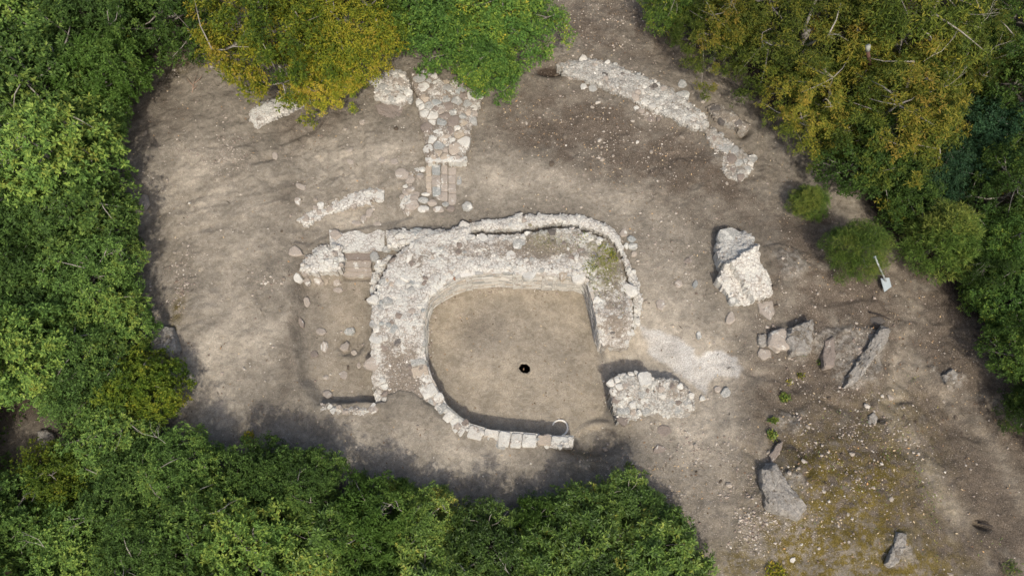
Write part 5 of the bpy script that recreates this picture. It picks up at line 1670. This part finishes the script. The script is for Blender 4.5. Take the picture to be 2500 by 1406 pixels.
# scattered small stones, crisp and angular
g = np.random.default_rng(72)
N = 5200
x = g.uniform(-13.5, 19, N); y = g.uniform(-8.5, 12, N)
B = lambda *a, **kk: blob(x, y, *a, **kk)
w = (0.9 * B(2080, 1100, 220, 230) + 0.7 * B(1950, 830, 150, 110) + .8 * B(1700, 1150, 150, 110) + .6 * B(1450, 250, 250, 170) + .5 * B(1640, 380, 190, 90) + .5 * B(430, 650, 100, 160) + .6 * B(480, 180, 110, 60)
     + .5 * B(860, 700, 110, 200) + .4 * B(900, 400, 170, 110) + .6 * B(1480, 60, 170, 100) + .35 * B(1650, 700, 130, 120) + .5 * B(1030, 440, 90, 90)) * (.4 + .6 * sstep(-.2, .3, fbm(x, y, 1.3, 3, 77))) + .03
w = w * sstep(0, .3, sdf(x, y, CLEAR)) * (1 - 0.97 * sstep(0, .1, sdf(x, y, PIT))) * (1 - sstep(-.1, 0, sdf(x, y, W_RING)))
k = g.uniform(0, 1, N) < w * .55
x, y = x[k], y[k]
bm = bmesh.new(); bmesh.ops.create_icosphere(bm, subdivisions=1, radius=1.0)
iv = np.array([v.co[:] for v in bm.verts]); itri = np.array([[v.index for v in f.verts] for f in bm.faces]); bm.free()
n = len(x)
r = 0.045 * np.exp(g.normal(0, .45, n)).clip(.5, 2.4)
V = iv[None] * r[:, None, None] * g.uniform(.75, 1.2, (n, len(iv), 1)) * np.stack([g.uniform(.8, 1.4, n), g.uniform(.7, 1.1, n), g.uniform(.4, .75, n)], -1)[:, None]
a = g.uniform(0, 6.28, n); ca, sa = np.cos(a)[:, None], np.sin(a)[:, None]
V = np.stack([V[..., 0] * ca - V[..., 1] * sa, V[..., 0] * sa + V[..., 1] * ca, V[..., 2]], -1) + np.stack([x, y, height(x, y) + r * .12], -1)[:, None]
me = mesh_np('scattered_stones', V.reshape(-1, 3), (np.arange(n)[:, None, None] * len(iv) + itri[None]).reshape(-1, 3))
t = NT('small_stone')
isl = t.n('ShaderNodeNewGeometry').outputs['Random Per Island']
nz = t.noise(t.coord(), 40, 4, .7)
M['small'] = t.finish(t.mul(t.ramp(isl, [(0, (0.055, 0.042, 0.03)), (.25, (0.10, 0.08, 0.06)), (.4, (0.21, 0.178, 0.14)), (.75, (0.28, 0.245, 0.20)), (.97, (0.33, 0.295, 0.245)), (1, (0.42, 0.39, 0.335))]), t.rng(nz, .3, .7, .75, 1.2)), .92, t.bump(nz, .5, .02), .15)
o = link('scattered_stones', me, M['small'], kind='stuff')
tag(o, 'many small broken stones strewn over the slopes', 'stones')

# dry fallen leaves and straw
g = np.random.default_rng(67)
N = 60000
x = g.uniform(-13.5, 19, N); y = g.uniform(-8.5, 12, N)
B = lambda *a, **kk: blob(x, y, *a, **kk)
w = (0.8 * B(1480, 330, 200, 110) + .6 * B(1480, 60, 170, 100) + .7 * B(1250, 280, 60, 50) + .5 * B(1700, 430, 160, 90) + .6 * B(2080, 1200, 220, 180) + .5 * B(2250, 900, 180, 200) + .5 * B(460, 140, 90, 50) + .3 * B(1280, 900, 180, 130)
     + .4 * B(750, 300, 90, 50) + .5 * B(1600, 1200, 200, 120) + .4 * B(1950, 620, 120, 80)) * sstep(-.3, .4, fbm(x, y, 1.4, 3, 91)) + .03
w = w * sstep(-.4, .2, sdf(x, y, CLEAR)) * (1 - sstep(-.05, 0, sdf(x, y, W_RING)))
k = g.uniform(0, 1, N) < w * .55
x, y = x[k], y[k]
V, Fc = leaf_cards(np.stack([x, y, height(x, y) + .012], -1), .075, .04, 5, .22, .05)
me = mesh_np('leaf_litter', V, Fc)
t = NT('dry_leaf')
isl = t.n('ShaderNodeNewGeometry').outputs['Random Per Island']
M['litter'] = t.finish(t.ramp(isl, [(0, (0.08, 0.05, 0.03)), (.35, (0.17, 0.11, 0.065)), (.6, (0.27, 0.20, 0.12)), (.85, (0.42, 0.34, 0.22)), (1, (0.36, 0.20, 0.08))]), .85, None, .2)
o = link('leaf_litter', me, M['litter'], kind='stuff')
tag(o, 'dry brown leaves lying over the slopes', 'leaf litter')


g = np.random.default_rng(74)
N = 16000
x = g.uniform(-13.5, 19, N); y = g.uniform(-8.5, 12, N)
B = lambda *a, **kk: blob(x, y, *a, **kk)
w = (.6 * B(480, 560, 130, 260) + .5 * B(700, 330, 160, 100) + .6 * B(1480, 300, 260, 180) + .7 * B(2150, 900, 260, 280) + .5 * B(1750, 1100, 200, 120) + .4 * B(1750, 450, 200, 90)) * sstep(-.2, .4, fbm(x, y, 1.1, 3, 95)) + .05
w = w * sstep(0, .3, sdf(x, y, CLEAR)) * (1 - .85 * sstep(0, .1, sdf(x, y, PIT))) * (1 - sstep(-.05, 0, sdf(x, y, W_RING)))
k = g.uniform(0, 1, N) < w * .42
x, y = x[k], y[k]
V, Fc = leaf_cards(np.stack([x, y, height(x, y) + .015], -1), .17, .020, 15, .06, .03)
me = mesh_np('twig_debris', V, Fc)
t = NT('dry_twig')
isl = t.n('ShaderNodeNewGeometry').outputs['Random Per Island']
M['twig'] = t.finish(t.ramp(isl, [(0, (0.03, 0.022, 0.016)), (.5, (0.075, 0.055, 0.04)), (.8, (0.14, 0.11, 0.08)), (1, (0.30, 0.25, 0.18))]), .9, None, .1)
o = link('twig_debris', me, M['twig'], kind='stuff')
tag(o, 'thin dark twigs and roots littering the bare ground', 'twigs')


def tuft(px, py, r, n, label, mat, L=.10, W=.035, name='green_tuft', up=.9):
    g = np.random.default_rng(int(px * 3 + py))
    p = on_ground(px, py)
    m = mpp(px, py)
    a = g.uniform(0, 6.28, n); rr = np.sqrt(g.uniform(0, 1, n)) * r * m
    P = np.stack([np.cos(a) * rr, np.sin(a) * rr, g.uniform(0, .10, n)], -1)
    V, Fc = leaf_cards(P, L, W, int(px), .4, up)
    me = mesh_np('tuft', V, Fc)
    fattr(me, 'tint', np.repeat(np.clip(g.normal(.6, .2, n), 0, 1), 4))
    o = link(name, me, mat, None, p)
    return tag(o, label, 'plant')


tuft(1914, 972, 13, 160, 'green weed tuft, uppermost of the three right of the masonry block', G['gloss'])
tuft(1886, 1027, 9, 110, 'green weed tuft, middle of the three right of the masonry block', G['gloss'])
tuft(1883, 1064, 12, 150, 'green weed tuft, lowest of the three right of the masonry block', G['gloss'])
tuft(1953, 918, 9, 90, 'yellow flowering weed under the sharp-edged rock', G['yellow'], .06, .03, 'yellow_weed')
tuft(1925, 935, 9, 40, 'thin yellowish weed left of the yellow flowering one', G['yellow'], .06, .02, 'yellow_weed')
tuft(1963, 862, 9, 70, 'small green weed at the foot of the sharp-edged rock', G['gloss'], .06, .03)
tuft(1998, 885, 8, 50, 'small weed right of the sharp-edged rock', G['gloss'], .06, .03)
tuft(1890, 1398, 24, 200, 'yellow-green weed at the bottom edge beside the glossy trees', G['yellow'], .1, .04, 'yellow_weed')
tuft(610, 1070, 16, 110, 'yellow-green weed at the shaded lower left clearing edge', G['yellow'], .09, .04, 'yellow_weed')
tuft(1535, 1140, 12, 70, 'little green seedling in the tree shade below the masonry block', G['gloss'], .08, .03)
tuft(2465, 1390, 22, 160, 'green grass tuft in the bottom right corner', G['gloss'], .12, .02, 'grass_tuft')

# thin fresh grass on the lower right slope
g = np.random.default_rng(68)
N = 40000
x = g.uniform(6, 19, N); y = g.uniform(-8.5, 2, N)
B = lambda *a, **kk: blob(x, y, *a, **kk)
w = (.5 * B(2170, 1130, 90, 90) + .5 * B(2210, 1010, 50, 80) + .35 * B(2060, 1150, 120, 120) + .4 * B(2250, 1200, 50, 120) + .5 * B(2460, 1380, 80, 60)) * sstep(0, .5, fbm(x, y, 1.8, 3, 15))
k = g.uniform(0, 1, N) < w
x, y = x[k], y[k]
V, Fc = leaf_cards(np.stack([x, y, height(x, y)], -1), .08, .016, 9, .5, .5)
me = mesh_np('sparse_grass', V, Fc)
fattr(me, 'tint', np.repeat(np.clip(g.normal(.5, .25, len(x)), 0, 1), 4))
o = link('sparse_grass', me, G['gloss'], kind='stuff')
tag(o, 'thin fresh grass on the lower right slope', 'grass')

# moss and tiny weeds on the north-east of the main wall
g = np.random.default_rng(69)
N = 6000
c0 = at(1478, 640, .36)
x = c0[0] + g.normal(0, .38, N); y = c0[1] + g.normal(0, .55, N)
k = (sdf(x, y, W_RING) > .06) & (g.uniform(0, 1, N) < .5 * sstep(-.1, .4, fbm(x, y, 2.5, 3, 17)))
x, y = x[k], y[k]
V, Fc = leaf_cards(np.stack([x - main.location[0], y - main.location[1], lerp_ring_top(x, y) + g.uniform(.02, .07, len(x))], -1), .05, .025, 9, .5, .3)
me = mesh_np('moss_cushion', V, Fc)
fattr(me, 'tint', np.repeat(np.clip(g.normal(.35, .25, len(x)), 0, 1), 4))
link('moss', me, G['yellow'], main, kind='stuff')

# roots and twigs
V = []; Fc = []
p0 = Vector(on_ground(1310, 132))
for pts in ([(1302, 128), (1322, 124), (1340, 126), (1352, 133)], [(1318, 138), (1330, 128), (1345, 122)], [(1340, 126), (1338, 138), (1345, 148)]):
    tube(V, Fc, [tuple(Vector(on_ground(*q)) - p0 + Vector((0, 0, .10 - .02 * i))) for i, q in enumerate(pts)], [.04, .036, .028, .015][:len(pts)], 6)
tag(link('tree_root', mesh_py('tree_root', V, Fc, True), M['root'], None, p0), 'pale brown root lying at the dark pit by the green bush', 'root')
V = []; Fc = []
p0 = Vector(on_ground(470, 225))
for pts in ([(470, 228), (475, 205), (485, 180)], [(473, 212), (462, 200), (455, 190)], [(476, 205), (490, 195), (497, 186)], [(471, 220), (483, 212)]):
    tube(V, Fc, [tuple(Vector(on_ground(*q)) - p0 + Vector((0, 0, .03 + .03 * i))) for i, q in enumerate(pts)], [.014, .010, .005][:len(pts)], 5)
tag(link('dead_twig', mesh_py('dead_twig', V, Fc, True), M['root'], None, p0), 'forked dead twig on the ground below the stony upper left corner', 'twig')
V = []; Fc = []
p0 = Vector(on_ground(2385, 1278))
for pts in ([(2378, 1276), (2395, 1280), (2415, 1286)],):
    tube(V, Fc, [tuple(Vector(on_ground(*q)) - p0 + Vector((0, 0, .16))) for i, q in enumerate(pts)], [.03, .035, .02], 6)
M['char'] = bark_material('blackened_wood', (0.02, 0.017, 0.015), (0.045, 0.036, 0.03))
tag(link('charred_log', mesh_py('charred_log', V, Fc, True), M['char'], None, p0), 'short blackened log near the lower right corner', 'log')
V = []; Fc = []
p0 = Vector(on_ground(2130, 770))
for pts in ([(2120, 766), (2145, 772), (2170, 783)],):
    tube(V, Fc, [tuple(Vector(on_ground(*q)) - p0 + Vector((0, 0, .10))) for i, q in enumerate(pts)], [.03, .028, .015], 6)
tag(link('fallen_branch', mesh_py('fallen_branch', V, Fc, True), M['char'], None, p0), 'dark broken branch above the ribbed rock on the right slope', 'branch')
# marker post in the olive tree
b = at(2150, 125, 3.2); e = at(2124, 115, 3.9)
gzb = h1(b[0], b[1])
po = thing('marker_post', 'white-capped red post showing through the big olive-orange tree', 'post', (b[0], b[1], gzb))
V = []; Fc = []
tube(V, Fc, [(0, 0, -.2), (0, 0, 2.6), (e[0] - b[0], e[1] - b[1], 3.75 - gzb)], [.06, .055, .05], 8)
link('shaft', mesh_py('shaft_post', V, Fc, True), plain_material('red_paint', (0.08, 0.04, 0.028), .7), po)
V = []; Fc = []
ev = Vector((e[0] - b[0], e[1] - b[1], 3.75 - gzb))
tube(V, Fc, [ev, ev + Vector((-.06, .02, .18))], [.07, .07], 8)
link('cap', mesh_py('cap', V, Fc, True), plain_material('white_paint', (0.22, 0.22, 0.18), .7), po)
